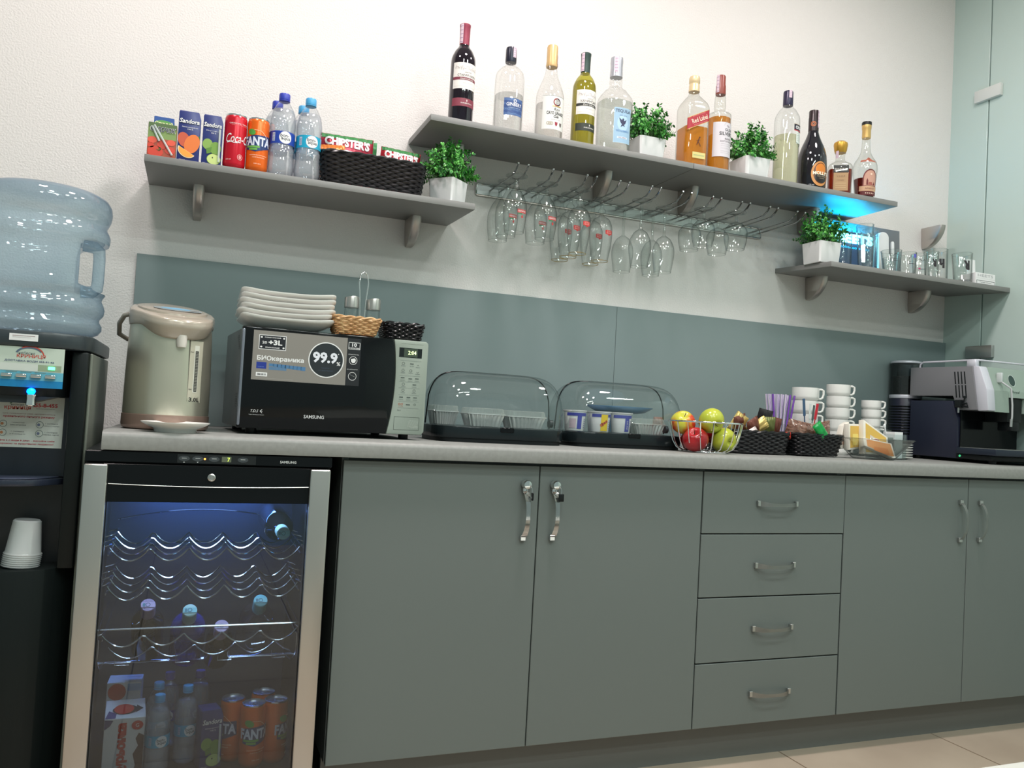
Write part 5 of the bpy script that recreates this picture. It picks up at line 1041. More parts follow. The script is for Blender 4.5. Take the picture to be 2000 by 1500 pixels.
a.rect(sx + 0.0105, sx + 0.037, sz - 0.1110, sz - 0.1015, W_, 1)
rr_ = random.Random(5)
for k in range(16): a.rect(sx + 0.0135 + 0.0013 * k, sx + 0.0135 + 0.0013 * k + rr_.uniform(0.0003, 0.0010), sz - 0.1085, sz - 0.1040, BK, 2)
a.rect(sx + 0.010, sx + 0.10, sz - 0.1155, sz - 0.1150, K(170, 166, 160), 1)
cx_, cz_ = sx + 0.178, sz - 0.060
a.ell(cx_, cz_, 0.0445, 0.0445, W_, 1, n=48).ell(cx_, cz_, 0.0418, 0.0418, K(34, 40, 44, 0.4), 2, n=48)
a.text('99.9', cx_ - 0.003, cz_ + 0.0055, 0.062, K(222, 224, 232, 0.5), 3, h=0.0275, bold=0.04).text('%', cx_ + 0.031, cz_ - 0.0075, 0.0095, W_, 3, h=0.0095, bold=0.02).ell(cx_ + 0.030, cz_ + 0.0165, 0.0014, 0.0014, W_, 3, n=8)
a.text('ЗАЩИТЫ', cx_ - 0.001, cz_ - 0.0205, 0.020, K(66, 78, 100), 3, h=0.0030).text('ОТ БАКТЕРИЙ', cx_, cz_ - 0.0265, 0.036, K(66, 78, 100), 3, h=0.0030)
a.part('promotion_sticker', dm, flat(MY), None, 0.0001)
a = Art(); sx2 = sx + 0.231
a.rect(sx2 - 0.0015, sx2 + 0.033, sz - 0.120, sz, K(28, 30, 34, 0.4), 0).frame(sx2 + 0.001, sx2 + 0.031, sz - 0.028, sz - 0.010, 0.0012, W_, 1).text('10', sx2 + 0.016, sz - 0.0165, 0.012, W_, 2, h=0.0090, bold=0.03).text('ГАРАНТИИ', sx2 + 0.016, sz - 0.0245, 0.025, W_, 2, h=0.0028, bold=0.03)
a.text('ЛЕГКАЯ ОЧИСТКА', sx2 + 0.015, sz - 0.041, 0.027, W_, 2, h=0.0025).ring(sx2 + 0.015, sz - 0.056, 0.0105, 0.0010, W_, 1).poly([(sx2 + 0.009, sz - 0.053), (sx2 + 0.018, sz - 0.050), (sx2 + 0.022, sz - 0.054), (sx2 + 0.020, sz - 0.061), (sx2 + 0.014, sz - 0.063), (sx2 + 0.010, sz - 0.059)], W_, 2)
a.text('НЕ ЦАРАПАЕТСЯ', sx2 + 0.014, sz - 0.079, 0.027, W_, 2, h=0.0025).ring(sx2 + 0.015, sz - 0.096, 0.0105, 0.0010, W_, 1).line([(sx2 + 0.009, sz - 0.092), (sx2 + 0.021, sz - 0.097)], 0.001, K(120, 124, 124), 2)
a.part('dark_sticker', dm, flat(MY), None, 0.0001)
a = Art(); a.text('SAMSUNG', 0.752, 0.9285, 0.050, K(214, 214, 214), 1, h=0.0085, bold=0.01).text('T.D.S', 0.609, 0.9365, 0.018, W_, 1, h=0.0065, shear=0.3).line([(0.622, 0.9365), (0.627, 0.941)], 0.001, W_, 1).line([(0.622, 0.9365), (0.628, 0.9365)], 0.001, W_, 1).line([(0.622, 0.9365), (0.627, 0.932)], 0.001, W_, 1).text('Triple Distribution System', 0.614, 0.9275, 0.036, W_, 1, h=0.0022)
a.part('maker_marks', dm, flat(MY), None, 0.0002)

t.location = Vector((0.570, -0.470, 0)) - Matrix.Rotation(0.065, 3, 'Z') @ Vector((0.570, -0.470, 0)); t.rotation_euler.z = 0.065
# plates
p0 = None; lab = ['topmost', 'second from the top', 'third from the top', 'third from the bottom', 'second from the bottom', 'lowest']
for k in range(6):
    z = 1.1408 + 0.0126 * k; x = 0.676 + (0.003, -0.002, 0.002, 0.001, 0.002, 0.004)[k]
    if p0 is None:
        p0 = thing('serving_plate', '', 'plate', (x, -0.345, z), 0.0, 'white square plates stacked on the microwave')
        b = B()
        def pf(u, v, o=0.0):
            s, r = 2 * u - 1, 2 * v - 1; e = 9.0; l = (abs(s) ** e + abs(r) ** e) ** (1 / e) if (s or r) else 1; mx = max(abs(s), abs(r)); k_ = mx / l if l > 1e-6 else 1
            s2, r2 = s * k_, r * k_; rim = max(0.0, (mx - 0.50) / 0.50) ** 1.6
            z_ = 0.023 * rim + 0.010 * (abs(s2) ** 3) * (abs(r2) ** 3) * rim
            return (0.113 * s2 * (1 + 0.03 * rim), 0.105 * r2, z_ + o)
        b.grid(lambda u, v: pf(u, v, 0.0045), 40, 40, WHITE); b.grid(lambda u, v: pf(u, v, 0.0), 40, 40, WHITE)
        n = 41; vs = b.bm.verts[:]; 
        per = [i for i in range(n)] + [n * j + n - 1 for j in range(1, n)] + [n * (n - 1) + i for i in range(n - 2, -1, -1)] + [n * j for j in range(n - 2, 0, -1)]
        for q in range(len(per)):
            i, j = per[q], per[(q + 1) % len(per)]; b.bm.faces.new((vs[i], vs[j], vs[j + n * n], vs[i + n * n]))
        b.done('plate_dish', p0, smooth=60); pl = p0
    else: pl = dup(p0, (x, -0.345, z), 0.0)
    pl.rotation_euler.z = (0.01, -0.015, 0.02, -0.01, 0.012, -0.02)[k]
    pl['label'] = 'white square plate with upturned corners, %s of the stack on the microwave' % lab[5 - k]

# cruet set
t = thing('cruet_stand', 'chrome loop-handled cruet stand behind the tan basket on the microwave', 'cruet stand', (0.896, -0.245, 1.1403), 0.12)
b = B(); b.lathe([(0.0, 0.0), (0.058, 0.0), (0.058, 0.004), (0.001, 0.005)], CHROME, 32, sy=0.55, close=False); b.box(-0.010, 0.010, -0.012, 0.012, 0.004, 0.030, SATIN, 0.001, 1)
b.tube([(-0.004, 0, 0.02), (-0.007, 0, 0.08), (-0.010, 0, 0.13), (-0.013, 0, 0.165), (-0.010, 0, 0.188), (0.0, 0, 0.197), (0.010, 0, 0.188), (0.013, 0, 0.165), (0.010, 0, 0.13), (0.007, 0, 0.08), (0.004, 0, 0.02)], 0.0022, CHROME, 8); b.done('stand', t, smooth=60)
for s, l in ((-1, 'left glass shaker with slanted steel cap in the cruet stand'), (1, 'right glass shaker with slanted steel cap in the cruet stand')):
    q = thing('shaker', l, 'shaker', (0.896 + s * 0.0315, -0.245 + s * 0.004, 1.1462), 0.12)
    b = B(); b.lathe([(0.001, 0.001), (0.017, 0.0), (0.018, 0.004), (0.018, 0.030), (0.0165, 0.045), (0.0185, 0.060), (0.018, 0.088)], CLEAR, 30, close=False); b.done('jar', q, smooth=60)
    b = B(); b.lathe([(0.0190, 0.086), (0.0200, 0.087), (0.0200, 0.112), (0.0190, 0.116), (0.001, 0.1165)], STEEL, 30, shape=lambda p, s=s: (p[0], p[1], p[2] + (0.0025 * math.cos((p[0] - 0.005) * 90) if p[2] > 0.1 else 0))); b.done('cap', q, smooth=40)

# roll-top cake domes
def dome(label, cx, cy, rz=0.0):
    t = thing('cake_dome', label, 'cake dome', (cx, cy, ZT), rz); W, D, H = 0.194, 0.132, 0.152
    b = B(); pts = [(W * math.copysign(abs(math.cos(a_)) ** 0.45, math.cos(a_)), D * math.copysign(abs(math.sin(a_)) ** 0.45, math.sin(a_))) for a_ in [2 * PI * i / 48 for i in range(48)]]
    b.prism([(x * 0.97, y * 0.97) for x, y in pts], 0.0, 0.012, BLACKP, 'z'); b.prism(pts, 0.010, 0.043, M('dome_base', (0.010, 0.015, 0.017), 0.2, spec=0.3), 'z', bev=0.004)
    b.box(-0.020, 0.020, -D - 0.003, -D + 0.008, 0.031, 0.0445, BLACKG, 0.002, 1); b.done('base_tray', t, smooth=40)
    def df(s):
        def g(u, v):   # u along the width, v from the bottom front over the top to the back
            ax = -1 + 2 * u; fx = math.copysign(1 - (1 - abs(ax)) ** 1.0, ax); ph = PI * v
            e = 0.5; yy = -math.copysign(abs(math.cos(ph)) ** 0.62, math.cos(ph)); zz = math.sin(ph) ** 0.62
            sh = (1 - abs(ax) ** 7) ** (1 / 2.6)
            return (W * ax * 0.985, D * yy * (0.35 + 0.65 * sh) * 0.98, 0.0435 + H * zz * sh)
        return g
    b = B(); b.grid(df(0), 48, 30, DOME); b.done('clear_cover', t, smooth=80)
    # dark seam where the front half rolls over the back half
    g = df(0); b = B(); b.tube([(lambda p: (p[0] * 1.004, 0.02, max(0.044, p[2]) + 0.0008))(g(i / 64, 0.5)) for i in range(65)], 0.0019, BLACKG, 6); b.done('seam_strip', t, smooth=60)
    b = B(); mt = Matrix.Translation((W * 0.955, 0.0, 0.060)) @ Matrix.Rotation(PI / 2, 4, 'Y'); b.lathe([(0.012, -0.004), (0.012, 0.006), (0.008, 0.009), (0.001, 0.010)], DARKP, 20, mat=mt); b.done('hinge_knob', t)
    return t
dome('left clear roll-top cake dome on black tray beside the microwave', 1.278, -0.300)
dome('right clear roll-top cake dome on black tray behind the wire apple bowl', 1.690, -0.275)
FOIL = M('crinkled_foil', (0.92, 0.92, 0.90), 0.22, 0.6)
LIDM = glass('clear_lid', (0.93, 0.95, 0.93), (0.7, 0.72, 0.7), 2.5, haze=0.14, hazecol=(0.8, 0.84, 0.8))
def foil_tray(label, x, y, w, d, h, z=ZT + 0.0442, rz=0.0, lid=True):
    t = thing('foil_tray', label, 'foil tray', (x, y, z), rz); b = B(); n = 132; rows = [(0.78, 0.0), (0.84, h * 0.35), (0.96, h), (1.04, h + 0.001), (1.04, h + 0.003), (0.95, h + 0.002)]; vs = []; fs = []
    for k, (q, zz) in enumerate(rows):
        for i in range(n):
            a_ = 2 * PI * i / n; f = (abs(math.cos(a_)) ** 7 + abs(math.sin(a_)) ** 7) ** (-1 / 7); rp = (0.0020 if i % 4 < 2 else -0.0014) * (1 if k < 3 else 0.2)
            vs.append((math.cos(a_) * f * (w / 2 * q + rp), math.sin(a_) * f * (d / 2 * q + rp), zz))
    for k in range(len(rows) - 1):
        for i in range(n): fs.append((k * n + i, k * n + (i + 1) % n, (k + 1) * n + (i + 1) % n, (k + 1) * n + i))
    fs.append(tuple(range(n))); b.faces(vs, fs, FOIL); b.done('foil_body', t, smooth=0)
    if lid:
        b = B(); vs = []; fs = []; rows = [(1.0, h + 0.0035), (0.97, h + 0.005), (0.93, h + 0.017), (0.88, h + 0.019)]
        for k, (q, zz) in enumerate(rows):
            for i in range(n):
                a_ = 2 * PI * i / n; f = (abs(math.cos(a_)) ** 7 + abs(math.sin(a_)) ** 7) ** (-1 / 7); rp = 0.0010 if i % 4 < 2 else -0.0010
                vs.append((math.cos(a_) * f * (w / 2 * q + rp), math.sin(a_) * f * (d / 2 * q + rp), zz))
        for k in range(3):
            for i in range(n): fs.append((k * n + i, k * n + (i + 1) % n, (k + 1) * n + (i + 1) % n, (k + 1) * n + i))
        fs.append(tuple(3 * n + i for i in range(n))); b.faces(vs, fs, LIDM); b.done('clear_lid', t, smooth=0)
    return t
foil_tray('foil tray with clear ribbed lid, the front left one inside the left dome', 1.236, -0.340, 0.112, 0.085, 0.032)
foil_tray('foil tray with clear ribbed lid at the right inside the left dome', 1.366, -0.325, 0.120, 0.080, 0.030)
foil_tray('foil tray with dark food partly hidden at the far left inside the left dome', 1.143, -0.260, 0.075, 0.080, 0.034)
foil_tray('foil tray with clear lid at the right end inside the right dome', 1.770, -0.330, 0.106, 0.070, 0.028)
def yogurt(label, x, y, art, r=0.033):
    t = thing('yogurt_cup', label, 'yogurt', (x, y, ZT + 0.0442)); b = B(); b.lathe([(r * 0.80, 0.0), (r * 0.82, 0.002), (r * 0.97, 0.056), (r * 1.06, 0.058), (r * 1.06, 0.060), (r * 0.99, 0.0605)], PLASTW, 32); b.done('tub', t)
    b = B(); b.lathe([(r * 1.07, 0.0602), (r * 1.07, 0.0612), (0.001, 0.0616)], M('foil_lid', (0.8, 0.78, 0.78), 0.3, 0.6), 32); b.done('lid', t)
    art.part('label_print', t, lambda u, v, e: cyl(r * 0.82 + r * 0.15 * v / 0.056 + 0.0003)(u, v, e), 0.003); return t
PB = K(64, 70, 160, 0.4)
def yart(kind):
    a = Art(); a.rect(-0.040, 0.040, 0.044, 0.053, PB, 1)
    if kind == 0: a.rect(-0.006, 0.008, 0.006, 0.044, PB, 1).rect(-0.030, -0.010, 0.008, 0.036, K(200, 180, 190), 1)
    if kind == 1: a.rect(-0.010, 0.012, 0.003, 0.052, K(234, 200, 40, 0.4), 2).poly([(-0.013, 0.022), (0.008, 0.036), (0.012, 0.031), (-0.009, 0.014)], K(206, 110, 40), 3).text('3+1', 0.000, 0.026, 0.020, K(150, 30, 30), 4, h=0.010, rot=0.6, bold=0.03)
    if kind == 2: a.rect(-0.002, 0.013, 0.004, 0.044, PB, 1).text('ЙОГУРТ', 0.0055, 0.024, 0.026, PLASTW, 2, h=0.006, rot=PI / 2)
    for k in range(5): a.rect(0.016, 0.030, 0.010 + 0.006 * k, 0.012 + 0.006 * k, K(150, 150, 180), 2)
    return a
yogurt('white yogurt tub with violet band at the left end inside the right dome', 1.530, -0.330, yart(0))
yogurt('yogurt tub with yellow 3+1 sticker inside the right dome', 1.608, -0.338, yart(1))
yogurt('yogurt tub with a vertical violet stripe beside the foil tray in the right dome', 1.680, -0.338, yart(2))
yogurt('white yogurt tub standing at the back left inside the right dome', 1.565, -0.250, yart(0))
yogurt('white yogurt tub standing at the back beside the blue-rimmed plate in the right dome', 1.640, -0.255, yart(2), 0.031)
t = thing('blue_plate', 'shallow blue plate at the back inside the right dome', 'plate', (1.730, -0.235, ZT + 0.0442)); b = B()
b.lathe([(0.001, 0.060), (0.060, 0.060), (0.085, 0.064), (0.112, 0.078), (0.113, 0.081), (0.085, 0.068), (0.055, 0.063), (0.001, 0.063)], K(96, 140, 178, 0.35), 40, close=False, sy=0.62); b.lathe([(0.03, 0.0), (0.035, 0.001), (0.03, 0.061)], K(96, 140, 178, 0.35), 30, sy=0.62); b.done('plate_dish', t, smooth=60)
packet('snack_packet', 'small brown packet at the right end inside the right dome', 'snack', (1.838, -0.290, ZT + 0.0442), 0.040, 0.055, 0.025, K(120, 90, 78, 0.4), True, rz=0.3, seed=8)

# apples in a wire bowl
BX, BY = 1.902, -0.455
t = thing('wire_bowl', 'round chrome wire fruit bowl holding apples', 'bowl', (BX, BY, ZT)); b = B()
for r, z, th in ((0.108, 0.090, 0.0026), (0.066, 0.0027, 0.0024), (0.030, 0.0025, 0.0016)): b.tube([(r * math.cos(2 * PI * i / 64), r * math.sin(2 * PI * i / 64), z) for i in range(64)], th, CHROME, 6, True)
b.done('rings', t, smooth=60)
for k in range(18):
    a_ = 2 * PI * (k + 0.4) / 18; b = B(); b.tube([(r * math.cos(a_), r * math.sin(a_), z) for r, z in ((0.028, 0.0025), (0.066, 0.004), (0.083, 0.013), (0.094, 0.032), (0.101, 0.055), (0.105, 0.074), (0.108, 0.090))], 0.0018, CHROME, 5); b.done('wire_rib', t, smooth=60)
def apple_mat(name, c1, c2, scale=14, lo=0.4, hi=0.6, stretch=(1, 1, 0.5)): return noisy(M(name, c1, 0.22, coat=0.2), c1, c2, scale, stretch, lo, hi)
AR = apple_mat('apple_red', rgb(176, 28, 34), rgb(150, 22, 30)); AG = apple_mat('apple_green', rgb(186, 190, 60), rgb(170, 182, 58)); AY = apple_mat('apple_blush', rgb(198, 196, 66), rgb(206, 70, 40), 16, 0.46, 0.58)
def apple(label, x, y, z, m, r, tilt, rz):
    t = thing('apple', label, 'apple', (x, y, z), rz, 'apples in the wire bowl', tilt[0], tilt[1]); b = B(); pr = []
    for i in range(25):
        th = PI * i / 24; rr = r * math.sin(th) * (1.0 + 0.10 * math.cos(th)) ; z_ = r * 0.90 * math.cos(PI - th) * 1.0
        dip = 0.30 * r * math.exp(-(rr / (0.28 * r)) ** 2); z_ += dip if th < PI / 2 else -dip * 1.2
        pr.append((max(rr * 1.02, 0.0004), z_))
    pr = [(q[0] * (1 - 0.0), q[1]) for q in pr]; b.lathe(pr, m, 36, close=True); b.done('flesh', t, smooth=80)
    b = B(); zt = pr[-1][1]; b.tube([(0, 0, zt), (0.001, 0, zt + 0.006), (0.003, 0, zt + 0.012)], 0.0011, K(92, 66, 40), 5); b.done('stalk', t)
    b = B(); zb = pr[0][1]; b.ball((0, 0, zb - 0.0003), (0.0035, 0.0035, 0.0018), K(80, 62, 36), 1); b.done('calyx', t)
apple('yellow apple with a red blush, at the left top of the wire bowl', BX - 0.064, BY + 0.022, 0.968, AY, 0.0365, (0.5, -0.5), 0.4)
apple('large yellow-green apple on top in the middle of the wire bowl', BX - 0.002, BY - 0.034, 0.9745, AG, 0.0375, (2.05, 0.0), 0.0)
apple('red apple at the lower left of the wire bowl', BX - 0.052, BY - 0.028, 0.9195, AR, 0.0375, (0.4, -0.7), 0.2)
apple('yellow-green apple with its blossom end to the room, low at the right of the bowl', BX + 0.045, BY - 0.034, 0.9190, AG, 0.0375, (1.65, 0.0), 0.1)
apple('red apple behind the low green one at the right of the bowl', BX + 0.058, BY + 0.036, 0.938, AR, 0.0350, (0.3, 0.4), 1.2)
apple('red apple hidden low at the back of the wire bowl', BX - 0.012, BY + 0.045, 0.9190, AR, 0.0365, (0.2, 0.2), 2.2)

# chocolates
CHG = 'wrapped chocolates in the left worktop basket'
cols = [(K(210, 180, 110, 0.3, 0.5), 'gold-wrapped'), (K(110, 60, 48, 0.3, 0.3), 'brown-wrapped'), (K(28, 22, 26, 0.3, 0.2), 'black-wrapped'), (K(104, 108, 60, 0.3, 0.4), 'olive-wrapped'), (K(206, 190, 186, 0.35, 0.2), 'silvery-wrapped')]
lst = [(2.050, -0.385, 0.925, 0.040, 0.052, 0, 0.5, 'at the back left of the basket'), (2.080, -0.400, 0.922, 0.045, 0.048, 1, -0.3, 'in the left half'), (2.112, -0.405, 0.924, 0.034, 0.055, 0, 0.9, 'in the middle of the basket'), (2.128, -0.420, 0.915, 0.042, 0.050, 1, -0.5, 'leaning at the front of the middle'),
       (2.156, -0.395, 0.925, 0.046, 0.062, 2, 0.15, 'highest one right of the middle'), (2.172, -0.420, 0.914, 0.036, 0.052, 3, 0.0, 'standing at the front right'), (2.202, -0.410, 0.916, 0.040, 0.050, 1, 0.12, 'at the right end of the basket'), (2.030, -0.400, 0.905, 0.042, 0.045, 2, 1.2, 'low at the left end'),
       (2.070, -0.430, 0.900, 0.034, 0.046, 4, 1.0, 'low at the front left'), (2.140, -0.350, 0.905, 0.050, 0.050, 2, 0.6, 'at the back'), (2.085, -0.345, 0.905, 0.040, 0.048, 0, -0.8, 'at the back left corner')]
for k, (x, y, z, w, h, c, ry, l) in enumerate(lst):
    packet('chocolate', '%s chocolate %s, in the left black worktop basket' % (cols[c][1], l), 'chocolate', (x, min(y + 0.02, -0.385), z + 0.018), w * 1.25, h * 1.3, 0.020, cols[c][0], True, rx=0.15, ry=ry, rz=0.3 * math.sin(k * 2.3), seed=20 + k, group=CHG)
CELL = noisy(M('brown_biscuit_film', rgb(116, 82, 68), 0.16, coat=0.6), rgb(96, 62, 50), rgb(156, 120, 104), 45, (1, 1, 3), 0.4, 0.62)
packet('biscuit_packet', 'crinkled brown biscuit packet at the left of the right worktop basket', 'biscuits', (2.296, -0.380, 0.914), 0.100, 0.080, 0.055, CELL, True, rx=0.25, ry=0.15, seed=41)
packet('biscuit_packet', 'crinkled brown biscuit packet at the right of the right worktop basket', 'biscuits', (2.402, -0.370, 0.910), 0.090, 0.084, 0.055, CELL, True, rx=0.2, ry=-0.2, seed=42)
packet('biscuit_packet', 'dark brown biscuit packet behind the green one in the right worktop basket', 'biscuits', (2.350, -0.335, 0.915), 0.090, 0.072, 0.04, K(70, 44, 38, 0.2), True, seed=43)
a = Art(); a.rect(-0.010, 0.010, 0.026, 0.042, PLASTW, 1)
packet('biscuit_packet', 'small bright green packet tilted over the front of the right worktop basket', 'biscuits', (2.330, -0.445, 0.952), 0.062, 0.034, 0.016, K(24, 150, 70, 0.25), True, rx=0.1, ry=0.85, seed=44, art=None)
packet('snack_packet', 'small red sweet between the two black worktop baskets', 'snack', (2.232, -0.425, 0.932), 0.022, 0.022, 0.012, K(214, 60, 44, 0.35), True, seed=45)

# straws and stirrers
t = thing('straw_glass', 'clear glass holding white and purple straws behind the baskets', 'glass', (2.352, -0.230, ZT)); b = B(); b.lathe([(0.001, 0.001), (0.030, 0.0), (0.031, 0.003), (0.036, 0.100), (0.0345, 0.100), (0.029, 0.006), (0.001, 0.006)], CLEAR, 32, close=False); b.done('glass_wall', t, smooth=60)
STW = K(222, 214, 226, 0.4); STP = K(120, 70, 170, 0.4); rnd = random.Random(9)
s0 = {}
for k in range(13):
    c = 1 if k in (2, 10, 12) else 0; a_ = -0.060 + 0.0098 * k; top_x = 2.352 + a_ * 0.95; bx = 2.352 + a_ * 0.42; yy = -0.230 + (0.012 if k % 2 else -0.012)
    if c not in s0:
        o = thing('drinking_straw', '', 'straw', (0, 0, 0), 0, 'straws in the glass behind the baskets'); b = B(); b.tube([(0, 0, 0), (0, 0, 0.195)], 0.0032, STP if c else STW, 8)
        if not c: b.tube([(0.0031, -0.0015, 0.0), (0.0031, -0.0015, 0.195)], 0.0007, STP, 4); b.tube([(-0.0012, -0.0031, 0.0), (-0.0012, -0.0031, 0.195)], 0.0006, STP, 4)
        b.done('tube', o, smooth=60); s0[c] = o
        cur = o
    else: cur = dup(s0[c], (0, 0, 0))
    cur.location = (bx, yy, ZT + 0.007); cur.rotation_euler = (0.02 if k % 2 else -0.02, math.atan((top_x - bx) / 0.195), 0.3 * k)
    cur.rotation_euler = (0.0, math.atan((top_x - bx) / 0.195), 0.0)
    cur['label'] = 'plain purple drinking straw in the glass behind the baskets' if c else 'white drinking straw with purple stripes in the glass behind the baskets'
t = thing('stirrer_cup', 'small clear cup of coloured stirrers in front of the cup stacks', 'glass', (2.440, -0.275, ZT)); b = B(); b.lathe([(0.001, 0.001), (0.024, 0.0), (0.025, 0.003), (0.029, 0.085), (0.0275, 0.085), (0.023, 0.005), (0.001, 0.005)], CLEAR, 28, close=False); b.done('glass_wall', t, smooth=60)
for dx, lean, c, hh, l, w in ((-0.014, -0.10, K(60, 88, 120, 0.4), 0.185, 'blue-grey plastic stirrer in the small clear cup', 0.0055), (-0.004, 0.03, K(210, 216, 214, 0.3), 0.170, 'white plastic stirrer in the small clear cup', 0.004), (0.010, 0.16, K(196, 34, 52, 0.35), 0.172, 'bright red plastic stirrer in the small clear cup', 0.0055), (0.004, 0.10, K(80, 90, 90, 0.4), 0.165, 'dark grey plastic stirrer in the small clear cup', 0.0045)):
    o = thing('stirrer', l, 'stirrer', (2.440 + dx * 0.6, -0.280, ZT + 0.006), 0, None, 0, lean); b = B(); b.box(-w * 0.35, w * 0.35, -0.0010, 0.0010, 0, hh * 0.7, c); b.box(-w, w, -0.0013, 0.0013, hh * 0.68, hh, c, 0.001, 1); b.done('stick', o, smooth=0)

# cups
def cup_mesh(t, r, h):
    b = B(); b.lathe([(0.001, 0.003), (r * 0.80, 0.001), (r * 0.84, 0.0), (r * 0.87, 0.003), (r * 0.97, h * 0.16), (r, h * 0.34), (r, h), (r * 0.94, h), (r * 0.94, h * 0.4), (r * 0.78, 0.007), (0.001, 0.006)], WHITE, 40, close=False); b.done('bowl', t, smooth=50)
    b = B(); b.tube([(r * 0.96, 0, h * 0.93), (r + 0.014, 0, h * 0.93), (r + 0.0215, 0, h * 0.86), (r + 0.0225, 0, h * 0.58), (r + 0.019, 0, h * 0.30), (r + 0.011, 0, h * 0.20), (r * 0.95, 0, h * 0.22)], [0.004, 0.0042, 0.0042, 0.004, 0.004, 0.0038, 0.0036], WHITE, 8); b.done('handle', t, smooth=60)
ordn = ['topmost', 'second from the top', 'third from the top', 'fourth from the top', 'fifth from the top', 'sixth from the top']
for (x, y, r, n, st, g) in ((2.500, -0.185, 0.0465, 5, 0.0465, 'front left stack of large cups'), (2.682, -0.150, 0.0420, 6, 0.0425, 'tall middle stack of cups'), (2.860, -0.130, 0.0355, 6, 0.0345, 'right stack of small espresso cups')):
    h = st + 0.002; c0 = None
    for k in range(n):
        z = ZT + st * k; l = 'white cup, %s of the %s' % (ordn[n - 1 - k], g)
        if c0 is None: c0 = thing('coffee_cup', l, 'cup', (x, y, z), -0.25, g); cup_mesh(c0, r, st + 0.0)
        else: dup(c0, (x + 0.0015 * math.sin(k * 2), y, z + 0.0002 * k), -0.25 + 0.06 * math.sin(k * 1.7), l)
# saucers right of the glass bowl
c0 = None
for k in range(6):
    l = 'white saucer, %s of the stack beside the coffee machine' % ordn[5 - k]; z = ZT + 0.0085 * k
    if c0 is None:
        c0 = thing('saucer', l, 'saucer', (2.770, -0.330, z), 0, 'saucers beside the coffee machine'); b = B(); b.lathe([(0.001, 0.002), (0.035, 0.0), (0.045, 0.003), (0.062, 0.008), (0.0625, 0.0105), (0.045, 0.006), (0.001, 0.005)], WHITE, 40, close=False); b.done('saucer_dish', c0, smooth=60)
    else: dup(c0, (2.770, -0.330, z), 0, l)

# square glass bowl with triangular packs
t = thing('glass_bowl', 'square clear glass bowl of triangular sandwich packs at the worktop front', 'bowl', (2.570, -0.440, ZT), 0.05)
b = B(); b.lathe([(0.001, 0.002), (0.055, 0.0), (0.062, 0.004), (0.090, 0.040), (0.112, 0.066), (0.1095, 0.067), (0.088, 0.042), (0.058, 0.009), (0.001, 0.008)], glass('bowl_glass', (0.90, 0.91, 0.90), (0.22, 0.24, 0.24), 2.2), 48, close=False, sq=[1] * 9, sy=0.75); b.done('glass_wall', t, smooth=50)
b = B(); rimp = []
for i in range(48):
    a_ = 2 * PI * i / 48; ca, sa = math.cos(a_), math.sin(a_); f = (abs(ca) ** 7 + abs(sa) ** 7) ** (-1 / 7); rimp.append((0.1112 * ca * f, 0.1112 * sa * f * 0.75, 0.0668))
b.tube(rimp, 0.0022, CLEARB, 6, True); b.done('rim', t, smooth=60)
def tri_pack(label, loc, pts, cols_, rx, ry, rz, txt=True):
    t = thing('sandwich_pack', label, 'snack pack', loc, rz, None, rx, ry); b = B(); b.prism(pts, 0, 0.022, K(228, 222, 210, 0.3), 'y', bev=0.002); b.done('pack_body', t)
    cx = sum(p[0] for p in pts) / len(pts); cz = sum(p[1] for p in pts) / len(pts); inn = [(cx + (p[0] - cx) * 0.84, cz + (p[1] - cz) * 0.84) for p in pts]
    a = Art().poly(inn, cols_[0], 1); inn2 = [(cx + (p[0] - cx) * 0.5, cz - 0.01 + (p[1] - cz) * 0.45) for p in pts]; a.poly(inn2, cols_[1], 2)
    if txt: a.ell(cx + 0.002, cz + 0.004, 0.013, 0.006, PLASTW, 3, a=-0.2).ell(cx + 0.002, cz + 0.004, 0.011, 0.0045, K(170, 40, 40), 4, a=-0.2).text('7DAYS', cx + 0.002, cz + 0.004, 0.016, PLASTW, 5, h=0.004, rot=-0.2)
    a.part('pack_print', t, flat(0), None, 0.0003)
OR1, OR2, YEL = K(222, 172, 96, 0.35), K(216, 204, 190, 0.35), K(222, 180, 88, 0.35)
tri_pack('upright triangular pack with yellow and orange print, tallest in the glass bowl', (2.550, -0.470, ZT + 0.016), [(-0.050, 0.0), (-0.048, 0.112), (0.054, 0.060), (0.056, 0.0)], (YEL, OR2), -0.10, 0.02, 0.0)
tri_pack('triangular pack with orange print pressed against the front of the glass bowl', (2.560, -0.490, ZT + 0.012), [(-0.066, 0.034), (-0.064, 0.062), (0.052, 0.046), (0.056, -0.002), (0.046, -0.004)], (K(222, 150, 84, 0.35), K(214, 130, 60, 0.35)), -0.35, 0.0, 0.0, False)
tri_pack('white-edged yellow pack behind and left of the tall triangular pack', (2.490, -0.445, ZT + 0.030), [(-0.030, 0.0), (-0.020, 0.085), (0.030, 0.080), (0.032, 0.0)], (YEL, K(238, 214, 120, 0.35)), -0.05, -0.12, 0.1, False)
tri_pack('white and beige pack at the left end of the glass bowl', (2.462, -0.420, ZT + 0.030), [(-0.026, 0.0), (-0.004, 0.075), (0.022, 0.090), (0.028, 0.0)], (K(226, 214, 204, 0.35), K(206, 170, 150, 0.35)), 0.0, 0.05, 0.2, False)
t = thing('napkin_holder', 'clear acrylic holder with white napkins and grey sachets behind the glass bowl', 'napkin holder', (2.690, -0.375, ZT), 0.0)
b = B(); ac = glass('acrylic', (0.90, 0.93, 0.93), (0.55, 0.6, 0.6), 2.5)
